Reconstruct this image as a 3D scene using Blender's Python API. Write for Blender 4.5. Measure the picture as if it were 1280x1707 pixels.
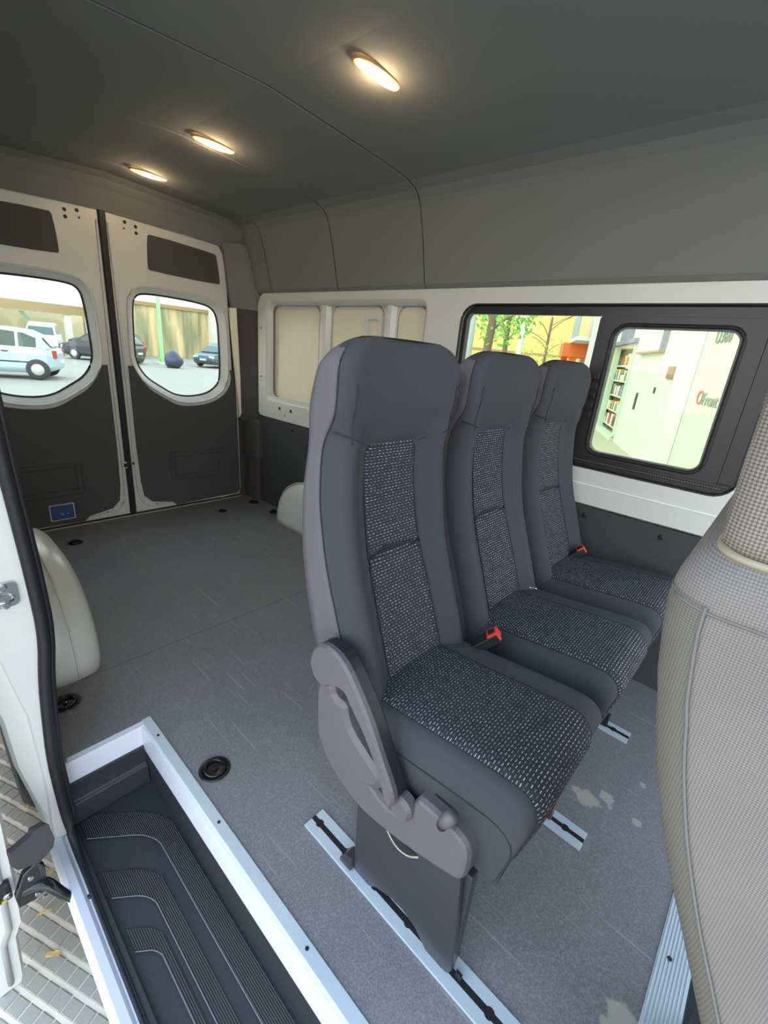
import bpy, bmesh, math, random
from mathutils import Vector, Matrix
from mathutils.geometry import tessellate_polygon
random.seed(7)
for o in list(bpy.data.objects): bpy.data.objects.remove(o, do_unlink=True)
SC = bpy.context.scene
COL = SC.collection
PI = math.pi

# ------------------------------------------------------------------ camera
PITCH, YAW, ROLL, F = -0.3426, 0.8554, 0.0924, 741.2816
CAM = Vector((-0.1036, 0.0, 1.1639))
fwd = Vector((math.sin(YAW)*math.cos(PITCH), math.cos(YAW)*math.cos(PITCH), math.sin(PITCH)))
rt = Vector((math.cos(YAW), -math.sin(YAW), 0)); up = rt.cross(fwd)
R2 = rt*math.cos(ROLL)+up*math.sin(ROLL); U2 = -rt*math.sin(ROLL)+up*math.cos(ROLL)
cd = bpy.data.cameras.new('camera'); cam = bpy.data.objects.new('camera', cd); COL.objects.link(cam)
cd.sensor_fit = 'HORIZONTAL'; cd.sensor_width = 36; cd.lens = F/1280*36; cd.clip_start = 0.02; cd.clip_end = 500
m = Matrix.Identity(4)
for i in range(3):
    m[i][0] = R2[i]; m[i][1] = U2[i]; m[i][2] = -fwd[i]; m[i][3] = CAM[i]
cam.matrix_world = m
SC.camera = cam
def at(px, py, ax, val):            # a measured pixel turned into a point on a known plane
    d = R2*((px-640)/F) + U2*(-(py-853.5)/F) + fwd
    return CAM + d*((val-CAM[ax])/d[ax])

# ------------------------------------------------------------------ world, sun, exposure
W = bpy.data.worlds.new('world'); SC.world = W; W.use_nodes = True
wt = W.node_tree; bg = wt.nodes['Background']
tc = wt.nodes.new('ShaderNodeTexCoord'); sp = wt.nodes.new('ShaderNodeSeparateXYZ'); cr = wt.nodes.new('ShaderNodeValToRGB')
wt.links.new(tc.outputs['Generated'], sp.inputs[0]); wt.links.new(sp.outputs['Z'], cr.inputs[0])
cr.color_ramp.elements[0].position = 0.0; cr.color_ramp.elements[0].color = (1.0, 0.97, 0.90, 1)
cr.color_ramp.elements[1].position = 0.8; cr.color_ramp.elements[1].color = (0.46, 0.68, 1.0, 1)
wt.links.new(cr.outputs[0], bg.inputs[0]); bg.inputs[1].default_value = 1.5
SC.view_settings.view_transform = 'Standard'; SC.view_settings.look = 'None'
SC.view_settings.gamma = 1; SC.view_settings.use_curve_mapping = False
SC.view_settings.exposure = 1.47

# ------------------------------------------------------------------ materials
def srgb(r, g, b):
    f = lambda c: (c/255/12.92) if c/255 <= 0.04045 else ((c/255+0.055)/1.055)**2.4
    return (f(r), f(g), f(b), 1)
def mat(name, col, rough=0.6, metal=0.0, noise=0.0, nscale=40, bump=0.0, bscale=300, spec=0.5, emit=None, estr=0):
    M = bpy.data.materials.new(name); M.use_nodes = True; t = M.node_tree; b = t.nodes['Principled BSDF']
    c = srgb(*col); b.inputs['Base Color'].default_value = c; b.inputs['Roughness'].default_value = rough
    b.inputs['Metallic'].default_value = metal; b.inputs['Specular IOR Level'].default_value = spec
    tcn = t.nodes.new('ShaderNodeTexCoord')
    if noise > 0:
        n = t.nodes.new('ShaderNodeTexNoise'); n.inputs['Scale'].default_value = nscale; n.inputs['Detail'].default_value = 4
        t.links.new(tcn.outputs['Object'], n.inputs['Vector'])
        mx = t.nodes.new('ShaderNodeMix'); mx.data_type = 'RGBA'
        mx.inputs['A'].default_value = [x*(1-noise) for x in c[:3]]+[1]; mx.inputs['B'].default_value = [min(1, x*(1+noise)) for x in c[:3]]+[1]
        t.links.new(n.outputs['Fac'], mx.inputs['Factor']); t.links.new(mx.outputs['Result'], b.inputs['Base Color'])
    if bump > 0:
        n2 = t.nodes.new('ShaderNodeTexNoise'); n2.inputs['Scale'].default_value = bscale
        t.links.new(tcn.outputs['Object'], n2.inputs['Vector'])
        bp = t.nodes.new('ShaderNodeBump'); bp.inputs['Strength'].default_value = bump; bp.inputs['Distance'].default_value = 0.002
        t.links.new(n2.outputs['Fac'], bp.inputs['Height']); t.links.new(bp.outputs['Normal'], b.inputs['Normal'])
    if emit:
        b.inputs['Emission Color'].default_value = srgb(*emit); b.inputs['Emission Strength'].default_value = estr
    return M
def glass_mat(name, tint, gloss=0.06):
    M = bpy.data.materials.new(name); M.use_nodes = True; t = M.node_tree; t.nodes.clear()
    o = t.nodes.new('ShaderNodeOutputMaterial'); a = t.nodes.new('ShaderNodeBsdfTransparent'); g = t.nodes.new('ShaderNodeBsdfGlossy')
    a.inputs[0].default_value = tint; g.inputs['Roughness'].default_value = 0.02
    x = t.nodes.new('ShaderNodeMixShader'); x.inputs[0].default_value = gloss
    t.links.new(a.outputs[0], x.inputs[1]); t.links.new(g.outputs[0], x.inputs[2]); t.links.new(x.outputs[0], o.inputs[0])
    return M
def dash_mat():
    M = bpy.data.materials.new('seat_dash_fabric'); M.use_nodes = True; t = M.node_tree; b = t.nodes['Principled BSDF']
    uv = t.nodes.new('ShaderNodeUVMap'); br = t.nodes.new('ShaderNodeTexBrick')
    br.offset = 0.37; br.offset_frequency = 3; br.squash = 1.0
    br.inputs['Scale'].default_value = 1.0; br.inputs['Brick Width'].default_value = 0.0118; br.inputs['Row Height'].default_value = 0.0066
    br.inputs['Mortar Size'].default_value = 0.0027; br.inputs['Mortar Smooth'].default_value = 0.1; br.inputs['Bias'].default_value = -0.1
    br.inputs['Color1'].default_value = srgb(176, 174, 178); br.inputs['Color2'].default_value = srgb(84, 85, 94); br.inputs['Mortar'].default_value = srgb(48, 48, 53)
    t.links.new(uv.outputs[0], br.inputs['Vector']); t.links.new(br.outputs['Color'], b.inputs['Base Color'])
    b.inputs['Roughness'].default_value = 0.9; b.inputs['Specular IOR Level'].default_value = 0.2
    return M
def weave_mat(name, c1, c2, scale):
    M = bpy.data.materials.new(name); M.use_nodes = True; t = M.node_tree; b = t.nodes['Principled BSDF']
    tcn = t.nodes.new('ShaderNodeTexCoord'); mp = t.nodes.new('ShaderNodeMapping'); mp.inputs['Rotation'].default_value = (0.785, 0, 0); mp.inputs['Scale'].default_value = (0.02, 1, 1)
    ck = t.nodes.new('ShaderNodeTexChecker'); ck.inputs['Scale'].default_value = scale
    t.links.new(tcn.outputs['Object'], mp.inputs[0]); t.links.new(mp.outputs[0], ck.inputs['Vector'])
    n = t.nodes.new('ShaderNodeTexNoise'); n.inputs['Scale'].default_value = 12; t.links.new(tcn.outputs['Object'], n.inputs['Vector'])
    r = t.nodes.new('ShaderNodeMix'); r.data_type = 'RGBA'; r.inputs['A'].default_value = srgb(*c1); r.inputs['B'].default_value = srgb(*c2)
    t.links.new(ck.outputs['Fac'], r.inputs['Factor']); 
    r2 = t.nodes.new('ShaderNodeMix'); r2.data_type = 'RGBA'; r2.blend_type = 'MULTIPLY'; r2.inputs['B'].default_value = (0.84, 0.84, 0.86, 1)
    t.links.new(n.outputs['Fac'], r2.inputs['Factor']); t.links.new(r.outputs['Result'], r2.inputs['A']); t.links.new(r2.outputs['Result'], b.inputs['Base Color'])
    bp = t.nodes.new('ShaderNodeBump'); bp.inputs['Strength'].default_value = 0.5; bp.inputs['Distance'].default_value = 0.001
    t.links.new(ck.outputs['Fac'], bp.inputs['Height']); t.links.new(bp.outputs['Normal'], b.inputs['Normal'])
    b.inputs['Roughness'].default_value = 0.95; b.inputs['Specular IOR Level'].default_value = 0.15
    return M
def floor_mat():
    M = bpy.data.materials.new('floor_mat'); M.use_nodes = True; t = M.node_tree; b = t.nodes['Principled BSDF']; L = t.links.new
    g = t.nodes.new('ShaderNodeNewGeometry')
    fine = t.nodes.new('ShaderNodeTexVoronoi'); fine.inputs['Scale'].default_value = 260; L(g.outputs['Position'], fine.inputs['Vector'])
    big = t.nodes.new('ShaderNodeTexNoise'); big.inputs['Scale'].default_value = 2.2; big.inputs['Detail'].default_value = 5; L(g.outputs['Position'], big.inputs['Vector'])
    m1 = t.nodes.new('ShaderNodeMix'); m1.data_type = 'RGBA'; m1.inputs['A'].default_value = srgb(106, 103, 104); m1.inputs['B'].default_value = srgb(142, 139, 141)
    L(fine.outputs['Distance'], m1.inputs['Factor'])
    m2 = t.nodes.new('ShaderNodeMix'); m2.data_type = 'RGBA'; m2.blend_type = 'MULTIPLY'; m2.inputs['B'].default_value = (0.66, 0.68, 0.66, 1)
    L(big.outputs['Fac'], m2.inputs['Factor']); L(m1.outputs['Result'], m2.inputs['A'])
    cur = m2.outputs['Result']
    # scratches: stretched noise in two directions
    for ang, sc, th in ((0.35, 2.3, 0.685), (-0.75, 2.6, 0.70), (1.2, 1.9, 0.70)):
        mp = t.nodes.new('ShaderNodeMapping'); mp.inputs['Rotation'].default_value = (0, 0, ang); mp.inputs['Scale'].default_value = (46*sc/2, 1.6, 1)
        L(g.outputs['Position'], mp.inputs[0]); n = t.nodes.new('ShaderNodeTexNoise'); n.inputs['Scale'].default_value = 1.6; n.inputs['Detail'].default_value = 1.5
        L(mp.outputs[0], n.inputs['Vector'])
        rp = t.nodes.new('ShaderNodeMapRange'); rp.inputs['From Min'].default_value = th; rp.inputs['From Max'].default_value = th+0.05; rp.inputs['To Max'].default_value = 0.55
        L(n.outputs['Fac'], rp.inputs['Value'])
        mk = t.nodes.new('ShaderNodeMix'); mk.data_type = 'RGBA'; mk.inputs['B'].default_value = srgb(150, 148, 142)
        L(rp.outputs[0], mk.inputs['Factor']); L(cur, mk.inputs['A']); cur = mk.outputs['Result']
    # dried dirt marks ahead of the seats
    nz = t.nodes.new('ShaderNodeTexNoise'); nz.inputs['Scale'].default_value = 45; L(g.outputs['Position'], nz.inputs['Vector'])
    for (x, y, r) in ((1.055, .125, .030), (1.06, .16, .016), (1.10, .085, .02), (1.075, .07, .007), (1.085, .0, .012), (.63, -.09, .03), (.60, -.075, .02), (1.23, .02, .009)):
        v = t.nodes.new('ShaderNodeVectorMath'); v.operation = 'DISTANCE'; v.inputs[1].default_value = (x, y, 0); L(g.outputs['Position'], v.inputs[0])
        a = t.nodes.new('ShaderNodeMath'); a.operation = 'MULTIPLY_ADD'; a.inputs[1].default_value = r*1.6; L(nz.outputs['Fac'], a.inputs[0]); L(v.outputs['Value'], a.inputs[2])
        rp = t.nodes.new('ShaderNodeMapRange'); rp.inputs['From Min'].default_value = r*1.9; rp.inputs['From Max'].default_value = r*1.6
        L(a.outputs[0], rp.inputs['Value'])
        mk = t.nodes.new('ShaderNodeMix'); mk.data_type = 'RGBA'; mk.inputs['B'].default_value = srgb(160, 152, 138)
        L(rp.outputs[0], mk.inputs['Factor']); L(cur, mk.inputs['A']); cur = mk.outputs['Result']
    L(cur, b.inputs['Base Color']); b.inputs['Roughness'].default_value = 0.55; b.inputs['Specular IOR Level'].default_value = 0.35
    bp = t.nodes.new('ShaderNodeBump'); bp.inputs['Strength'].default_value = 0.35; bp.inputs['Distance'].default_value = 0.001
    L(fine.outputs['Distance'], bp.inputs['Height']); L(bp.outputs['Normal'], b.inputs['Normal'])
    return M
def streak_mat(name, a_, b_, sx, sz):
    M = bpy.data.materials.new(name); M.use_nodes = True; t = M.node_tree; b = t.nodes['Principled BSDF']; L = t.links.new
    g = t.nodes.new('ShaderNodeTexCoord'); mp = t.nodes.new('ShaderNodeMapping'); mp.inputs['Scale'].default_value = (sx, sx, sz); L(g.outputs['Object'], mp.inputs[0])
    n = t.nodes.new('ShaderNodeTexNoise'); n.inputs['Scale'].default_value = 1; n.inputs['Detail'].default_value = 5; L(mp.outputs[0], n.inputs['Vector'])
    r = t.nodes.new('ShaderNodeValToRGB'); r.color_ramp.elements[0].color = srgb(*a_); r.color_ramp.elements[1].color = srgb(*b_); r.color_ramp.elements[0].position = .4; r.color_ramp.elements[1].position = .62
    L(n.outputs['Fac'], r.inputs[0]); L(r.outputs[0], b.inputs['Base Color']); b.inputs['Roughness'].default_value = .9
    return M
WHITE = mat('white_body_paint', (206, 206, 198), 0.28, noise=0.02, nscale=5)
WHITE2 = mat('inner_skin_primer', (222, 216, 190), 0.35, noise=0.04, nscale=4)
HEAD = mat('headliner_fabric', (124, 124, 120), 0.95, noise=0.10, nscale=400, bump=0.25, bscale=900, spec=0.15)
SIDEP = mat('dark_side_panel', (64, 64, 64), 0.75, noise=0.10, nscale=150, bump=0.25, bscale=500, spec=0.3)
DOORP = mat('dark_door_panel', (76, 77, 75), 0.7, noise=0.08, nscale=90, bump=0.2, bscale=400, spec=0.3)
PILL = mat('pillar_plastic', (74, 70, 68), 0.75, noise=0.05, spec=0.3)
BLACK = mat('black_rubber', (34, 33, 35), 0.5, spec=0.35)
FRAMEB = mat('window_frame_black', (46, 41, 43), 0.38)
STEPB = mat('step_plastic', (50, 50, 55), 0.42, noise=0.06, nscale=60, bump=0.15, bscale=700)
STEPR = mat('step_rib_plastic', (84, 80, 78), 0.3)
ALU = mat('aluminium', (190, 202, 208), 0.38, metal=0.25, noise=0.04, nscale=30)
ALUW = mat('painted_sill', (216, 218, 226), 0.3)
SEATF = mat('seat_plain_fabric', (66, 66, 70), 0.92, noise=0.12, nscale=500, bump=0.3, bscale=900, spec=0.2)
SEATS = mat('seat_side_fabric', (98, 93, 95), 0.9, noise=0.10, nscale=500, bump=0.3, bscale=900, spec=0.2)
PIPE = mat('seam_thread', (38, 38, 42), 0.8)
DASH = dash_mat()
COVER = mat('seat_cover_plastic', (90, 84, 87), 0.42, noise=0.04, nscale=200, bump=0.1, bscale=900)
ARMD = mat('armrest_dark_pad', (32, 32, 34), 0.5)
LEGP = mat('leg_plate_plastic', (52, 50, 52), 0.3, noise=0.05, nscale=8)
RED = mat('buckle_red', (226, 62, 48), 0.35)
CHROME = mat('chrome_steel', (190, 190, 190), 0.22, metal=1.0)
FLOOR = floor_mat()
DARKM = mat('dark_slot', (18, 18, 20), 0.6)
GLASS = glass_mat('window_glass', (1.0, 1.0, 0.93, 1), 0.015)
WEAVE = weave_mat('front_seat_weave', (108, 103, 98), (134, 127, 120), 640)
WEAVEB = weave_mat('front_seat_side_weave', (98, 96, 88), (120, 115, 104), 640)
WEAVEH = weave_mat('headrest_weave', (104, 96, 88), (148, 139, 128), 520)
LENS = mat('lamp_lens', (255, 214, 150), 0.3, emit=(255, 190, 96), estr=2.2)
BULB = mat('lamp_bulb', (255, 240, 200), 0.3, emit=(255, 226, 160), estr=14)
RING = mat('black_ring_plastic', (26, 26, 29), 0.16)
STK = mat('sticker_blue', (46, 74, 128), 0.5); STW = mat('sticker_white', (205, 205, 210), 0.5)
TILE = mat('pavement_tile', (160, 155, 142), 0.9, noise=0.18, nscale=30, bump=0.3, bscale=200)
GROUT = mat('pavement_grout', (232, 216, 192), 0.95, noise=0.1, nscale=20)
ROAD = mat('road_asphalt', (150,144,130), 0.9, noise=0.10, nscale=1.2)

# ------------------------------------------------------------------ mesh helpers
def raw(name, V, Fc, m, parent=None, smooth=False, uv=None, bevel=0, kind=None):
    me = bpy.data.meshes.new(name); me.from_pydata([tuple(v) for v in V], [], Fc); me.update()
    me.materials.append(m)
    if smooth:
        for p in me.polygons: p.use_smooth = True
    if uv:
        l = me.uv_layers.new(name='UVMap')
        for lp in me.loops: l.data[lp.index].uv = uv(me.vertices[lp.vertex_index].co)
    bm = bmesh.new(); bm.from_mesh(me); bmesh.ops.recalc_face_normals(bm, faces=bm.faces); bm.to_mesh(me); bm.free()
    o = bpy.data.objects.new(name, me); COL.objects.link(o)
    if parent: o.parent = parent
    if bevel:
        b = o.modifiers.new('bevel', 'BEVEL'); b.width = bevel; b.segments = 2; b.limit_method = 'ANGLE'
    if kind: o['kind'] = kind
    return o
class MB:
    def __init__(s): s.V = []; s.F = []
    def add(s, V, Fc):
        n = len(s.V); s.V += [Vector(v) for v in V]; s.F += [tuple(i+n for i in f) for f in Fc]; return s
    def box(s, a, b, rot=None):
        x0, y0, z0 = a; x1, y1, z1 = b
        V = [Vector(v) for v in ((x0,y0,z0),(x1,y0,z0),(x1,y1,z0),(x0,y1,z0),(x0,y0,z1),(x1,y0,z1),(x1,y1,z1),(x0,y1,z1))]
        if rot: V = [rot @ v for v in V]
        return s.add(V, [(0,3,2,1),(4,5,6,7),(0,1,5,4),(1,2,6,5),(2,3,7,6),(3,0,4,7)])
    def loft(s, rows, close=True, cap=True):
        n = len(rows[0]); V = [v for r in rows for v in r]; Fc = []
        for i in range(len(rows)-1):
            for j in range(n if close else n-1):
                k = (j+1) % n; Fc.append((i*n+j, i*n+k, (i+1)*n+k, (i+1)*n+j))
        if cap: Fc.append(tuple(range(n))[::-1]); Fc.append(tuple(range((len(rows)-1)*n, len(rows)*n)))
        return s.add(V, Fc)
    def tube(s, path, r, n=8, flat=None, closed=False):
        P = [Vector(p) for p in path]; rows = []
        for i, p in enumerate(P):
            if closed: t = P[(i+1) % len(P)]-P[i-1]
            else: t = (P[min(i+1, len(P)-1)]-P[max(i-1, 0)])
            t.normalize(); a = Vector((0,0,1)) if abs(t.z) < .9 else Vector((1,0,0))
            u = t.cross(a).normalized(); w = t.cross(u)
            rr = r[i] if isinstance(r, (list, tuple)) else r
            rows.append([p+u*rr*math.cos(2*PI*k/n)+w*rr*math.sin(2*PI*k/n)*(flat or 1) for k in range(n)])
        if closed: rows.append(rows[0])
        return s.loft(rows, True, not closed)
    def lathe(s, prof, c, axis='Z', n=20, cap=True):
        rows = []
        for r, h in prof:
            rows.append([Vector((r*math.cos(2*PI*k/n), r*math.sin(2*PI*k/n), h)) for k in range(n)])
        if axis == 'X': rows = [[Vector((v.z, v.x, v.y)) for v in r] for r in rows]
        if axis == 'Y': rows = [[Vector((v.x, v.z, v.y)) for v in r] for r in rows]
        c = Vector(c); rows = [[v+c for v in r] for r in rows]
        return s.loft(rows, True, cap)
    def plate(s, loops, f0, f1):          # polygon with holes: 2-D loops mapped by f0 (front) and f1 (back)
        L3 = [[Vector((p[0], p[1], 0)) for p in l] for l in loops]
        tri = tessellate_polygon(L3); flat = [p for l in loops for p in l]; n = len(flat)
        V = [f0(*p) for p in flat]+[f1(*p) for p in flat]
        Fc = [tuple(t) for t in tri]+[tuple(i+n for i in t)[::-1] for t in tri]
        k = 0
        for l in loops:
            for i in range(len(l)):
                j = (i+1) % len(l); Fc.append((k+i, k+j, k+j+n, k+i+n))
            k += len(l)
        return s.add(V, Fc)
    def build(s, name, m, parent=None, **k): return raw(name, s.V, s.F, m, parent, **k)
def box(name, a, b, m, parent=None, bevel=0, **k): return MB().box(a, b).build(name, m, parent, bevel=bevel, **k)
def rrect(x0, y0, x1, y1, r, n=6):
    out = []
    rs = r if isinstance(r, (list, tuple)) else [r]*4
    for (cx, cy, a, q) in ((x1, y1, 0, rs[0]), (x0, y1, 90, rs[1]), (x0, y0, 180, rs[2]), (x1, y0, 270, rs[3])):
        sx = -1 if cx == x1 else 1; sy = -1 if cy == y1 else 1
        for k in range(n+1):
            t = math.radians(a+90*k/n); out.append((cx+sx*q+q*math.cos(t), cy+sy*q+q*math.sin(t)))
    return out
def smooth_loop(P, it=2):
    for _ in range(it):
        Q = []
        for i in range(len(P)):
            a, b = P[i], P[(i+1) % len(P)]
            Q += [(a[0]*.75+b[0]*.25, a[1]*.75+b[1]*.25), (a[0]*.25+b[0]*.75, a[1]*.25+b[1]*.75)]
        P = Q
    return P
def smooth_path(P, it=2):
    P = [Vector(p) for p in P]
    for _ in range(it):
        Q = [P[0]]
        for a, b in zip(P, P[1:]): Q += [a.lerp(b, .25), a.lerp(b, .75)]
        P = Q+[P[-1]]
    return P
def offset(P, d):
    n = len(P); out = []
    A = sum(P[i][0]*P[(i+1) % n][1]-P[(i+1) % n][0]*P[i][1] for i in range(n)); sg = 1 if A > 0 else -1
    for i in range(n):
        t = Vector((P[(i+1) % n][0]-P[i-1][0], P[(i+1) % n][1]-P[i-1][1])); t.normalize()
        out.append((P[i][0]+t.y*d*sg, P[i][1]-t.x*d*sg))
    return out
def interp(T, z):
    if z <= T[0][0]: return T[0][1]
    for (a, u), (b, v) in zip(T, T[1:]):
        if z <= b:
            s_ = (z-a)/(b-a); return u+(v-u)*s_
    return T[-1][1]
def spl(T, z):                                  # smooth (Catmull-Rom) table lookup
    xs = [a for a, _ in T]
    if z <= xs[0]: return T[0][1]
    if z >= xs[-1]: return T[-1][1]
    for i in range(len(T)-1):
        if z <= xs[i+1]:
            s_ = (z-xs[i])/(xs[i+1]-xs[i]); p1, p2 = T[i][1], T[i+1][1]
            p0 = T[max(i-1, 0)][1]; p3 = T[min(i+2, len(T)-1)][1]
            return .5*((2*p1)+(-p0+p2)*s_+(2*p0-5*p1+4*p2-p3)*s_*s_+(-p0+3*p1-3*p2+p3)*s_**3)
def thing(name, label, cat, loc=(0,0,0), rz=0, group=None):
    o = bpy.data.objects.new(name, None); COL.objects.link(o); o.location = loc; o.rotation_euler = (0,0,rz)
    o.empty_display_size = .05
    o['label'] = label; o['category'] = cat
    if group: o['group'] = group
    return o
def tag(o, label, cat, group=None):
    o['label'] = label; o['category'] = cat
    if group: o['group'] = group
    return o
def struct(o): o['kind'] = 'structure'; return o
def sroot(name):
    o = bpy.data.objects.new(name, None); COL.objects.link(o); o.empty_display_size = .05; o['kind'] = 'structure'; return o
def dup(root, loc, rz, label, group=None):
    r = root.copy(); COL.objects.link(r); r.location = loc; r.rotation_euler = (0,0,rz); r['label'] = label
    if group: r['group'] = group
    for ch in list(root.children):
        c = ch.copy(); COL.objects.link(c); c.parent = r
        for g in ch.children:
            d = g.copy(); COL.objects.link(d); d.parent = c
    return r
WX = 1.75; YR = 3.058

# ------------------------------------------------------------------ floor
fl = sroot('floor')
MB().plate([[(0.278,-.13),(WX,-.13),(WX,1.5655),(0.04,1.5655),(0.04,1.2436),(0.278,1.2436)]], lambda x,y:(x,y,0), lambda x,y:(x,y,-.02)).build('floor_panel', FLOOR, fl)
MB().plate([[(0.04,1.5685),(WX,1.5685),(WX,3.05),(0.04,3.05)]], lambda x,y:(x,y,0), lambda x,y:(x,y,-.02)).build('floor_panel', FLOOR, fl)
MB().box((0.0,1.25,-.06),(1.8,3.2,-.021)).box((0.27,-.2,-.06),(1.8,1.25,-.021)).build('subfloor', BLACK, fl)
box('rear_edge_strip', (0.05,3.045,0),(1.67,3.053,.006), mat('tan_edge_strip', (176,168,150), .4), fl)
# aluminium trim round the stair well
tr = sroot('trim_1')
MB().box((0.252,-.2,-.004),(0.279,1.2436,.004)).build('edge_strip', ALU, tr, bevel=.001)
MB().box((0.05,1.2236,-.010),(0.252,1.2436,-.001)).build('rear_lip', ALUW, tr)
MB().box((0.246,-.2,-.10),(0.254,1.24,-.004)).build('side_face', ALUW, tr)
MB().box((0.03,1.236,-.088),(0.254,1.2436,-.010)).build('rear_face', ALUW, tr)
for y in (1.15, .78, .42, .1):
    MB().lathe([(.004,0),(.004,.0015)], (.266,y,.004), n=10).build('rivet', DARKM, tr)
# ribbed aluminium strip in front of the seats
t2 = sroot('trim_2'); mb = MB().box((.30,-.175,-.004),(1.7,-.113,.002))
for k in range(9): mb.box((.30,-.172+k*.0066,.002),(1.7,-.169+k*.0066,.0045))
mb.build('ribbed_strip', ALU, t2)
MB().lathe([(.005,0),(.005,.001)], (.80,-.135,.0045), n=10).build('screw', DARKM, t2)
box('cab_floor', (.05,-1.2,-.26),(1.7,-.178,-.24), BLACK, fl)
box('cab_riser', (.28,-.178,-.25),(1.7,-.172,-.005), SIDEP, fl)

# ------------------------------------------------------------------ entry step
st = thing('entry_step', 'black moulded plastic entry step with ribbed treads beside the grey floor', 'step', (0.15,.5,-.22))
def S(mb, name, m, **k):
    for v in mb.V: v -= Vector((0.15,.5,-.22))
    return mb.build(name, m, st, **k)
S(MB().box((0.015,-.2,-.232),(.262,1.235,-.222)), 'tray_base', STEPB)
S(MB().loft([[Vector((.246+a,y,z)) for y,z in ((-.2,-.1+0*k),(1.24,-.1))] for k,(a,z) in enumerate([(0,0)])] , False, False) if False else
  MB().add([(.246,-.2,-.10),(.246,1.236,-.10),(.250,1.236,-.222),(.250,-.2,-.222),(.262,-.2,-.10),(.262,1.236,-.10),(.262,1.236,-.23),(.262,-.2,-.23)],
  [(0,1,2,3),(4,7,6,5),(0,4,5,1),(3,2,6,7),(0,3,7,4),(1,5,6,2)]), 'side_wall', STEPB)
S(MB().box((.01,1.226,-.225),(.262,1.236,-.088)), 'rear_wall', STEPB)
# sloping rear shelf with two steps
S(MB().loft([[Vector((x,1.235,-.118)),Vector((x,1.226,-.122)),Vector((x,1.224,-.15)),Vector((x,1.214,-.156)),Vector((x,1.208,-.2215)),Vector((x,1.235,-.2215))] for x in (.03,.248)]), 'rear_ledge', STEPB, bevel=.003)
S(MB().box((.010,-.2,-.224),(.034,1.226,-.205)), 'front_lip', STEPB, bevel=.003)
def Lband(xi, xo, yi, yo, ro, ri):            # L shaped band: corner towards far-rear
    y0 = -.2; P = []
    P += [(xo, y0), (xo, yo-ro)]
    for k in range(1, 8): a = PI/2*k/7; P.append((xo-ro+ro*math.cos(a), yo-ro+ro*math.sin(a)))
    P += [(.046, yo+.035*(0)), (.046, yi)]
    for k in range(0, 8): a = PI/2*(1-k/7); P.append((xi-ri+ri*math.cos(a), yi-ri+ri*math.sin(a)))
    P += [(xi, y0)]
    return P
BANDS = [(.189,.243,1.14,1.236,.075,.045), (.122,.158,.934,1.022,.05,.032), (.089,.109,.78,.845,.035,.02)]
def skew(x, y): return (x, y-(min(x,.25)-.046)*.80*min(1,max(0,(y-.2)/.4)))
prev = None
for (xi, xo, yi, yo, ro, ri) in BANDS:
    P = Lband(xi, xo, yi, yo, ro, ri)
    S(MB().plate([[skew(*p) for p in P]], lambda x,y:(x,y,-.2195), lambda x,y:(x,y,-.2215)), 'tread_band', mat('tread_recess_plastic', (34,34,40), .5) if prev is None else prev)  # shade of the recess painted in as a darker flat band
    prev = bpy.data.materials.get('tread_recess_plastic')
    # raised bright nosing on the inner edge
    k0 = 2+7+1; inner = P[k0:]
    S(MB().tube([(*skew(*p), -.2175) for p in inner], .0013, 6), 'tread_nosing', mat('nosing_plastic', (120,120,124), .3) if bpy.data.materials.get('nosing_plastic') is None else bpy.data.materials['nosing_plastic'])
    rb = MB(); x = .049
    while x < xo-.001:
        # y span of the L shape at this x
        if x <= xo-ro: yt = yo
        else: yt = yo-ro+math.sqrt(max(0, ro*ro-(x-xo+ro)**2))
        if x <= xi-ri: yb = yi
        elif x <= xi: yb = yi-ri+math.sqrt(max(0, ri*ri-(x-xi+ri)**2))
        else: yb = -.2
        a, b = skew(x, yb), skew(x, yt)
        if b[1]-a[1] > .012: rb.box((x-.0009, a[1]+.004, -.2195), (x+.0009, min(b[1]-.004,1.2), -.2172))
        x += .0046
    S(rb, 'tread_ribs', STEPR, kind='stuff')
S(MB().lathe([(.006,0),(.006,.004)], (.10,1.230,-.122), n=10), 'bolt', CHROME)

# ------------------------------------------------------------------ door side: sill, seal, jamb, left wall
sill = sroot('trim_3')
MB().loft([[Vector((-.034,y,-.235)),Vector((-.030,y,-.198)),Vector((-.022,y,-.190)),Vector((-.004,y,-.196)),Vector((.004,y,-.206)),Vector((.010,y,-.206)),Vector((.010,y,-.235))] for y in (-.3,1.02,1.1,1.18)]).build('sill_cap', ALUW, sill)
SEALP = smooth_path([(.030,1.165,1.62),(.030,1.165,1.2),(.033,1.165,.93),(.040,1.165,.75),(.045,1.165,.60),(.047,1.165,.46),(.030,1.165,.34),(.022,1.165,.24),(.012,1.165,.08),(.016,1.16,-.10),(.016,1.12,-.185),(.012,1.0,-.200),(.012,.5,-.203),(.012,-.3,-.203)], 2)
rr = [.0135 if p.z > -.12 else max(.005, .0135-(1.17-p.y)*.06) for p in SEALP]
sealm = MB().tube(SEALP, rr, 10)
sealm.tube([p+Vector((.016 if p.z > -.12 else .006, .006, 0)) for p in SEALP], [a*.55 for a in rr], 8)
seal = sealm.build('trim_4', BLACK, smooth=True); struct(seal)
IN = [(1.62,.028),(1.2,.028),(.93,.030),(.75,.036),(.60,.042),(.46,.044),(.34,.028),(.24,.018),(.08,.008),(-.10,.010),(-.2,.010)]
OUT = [(1.62,-.11),(1.2,-.13),(.56,-.128),(.41,-.105),(.266,-.066),(.09,-.060),(-.02,-.045),(-.12,-.034),(-.2,-.030)]
RID = [(1.62,-.08),(1.2,-.10),(.56,-.072),(.41,-.040),(.30,-.026),(.24,-.016),(.0,-.012),(-.12,-.018),(-.2,-.02)]
wl = sroot('wall_left')
rows = []
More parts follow.
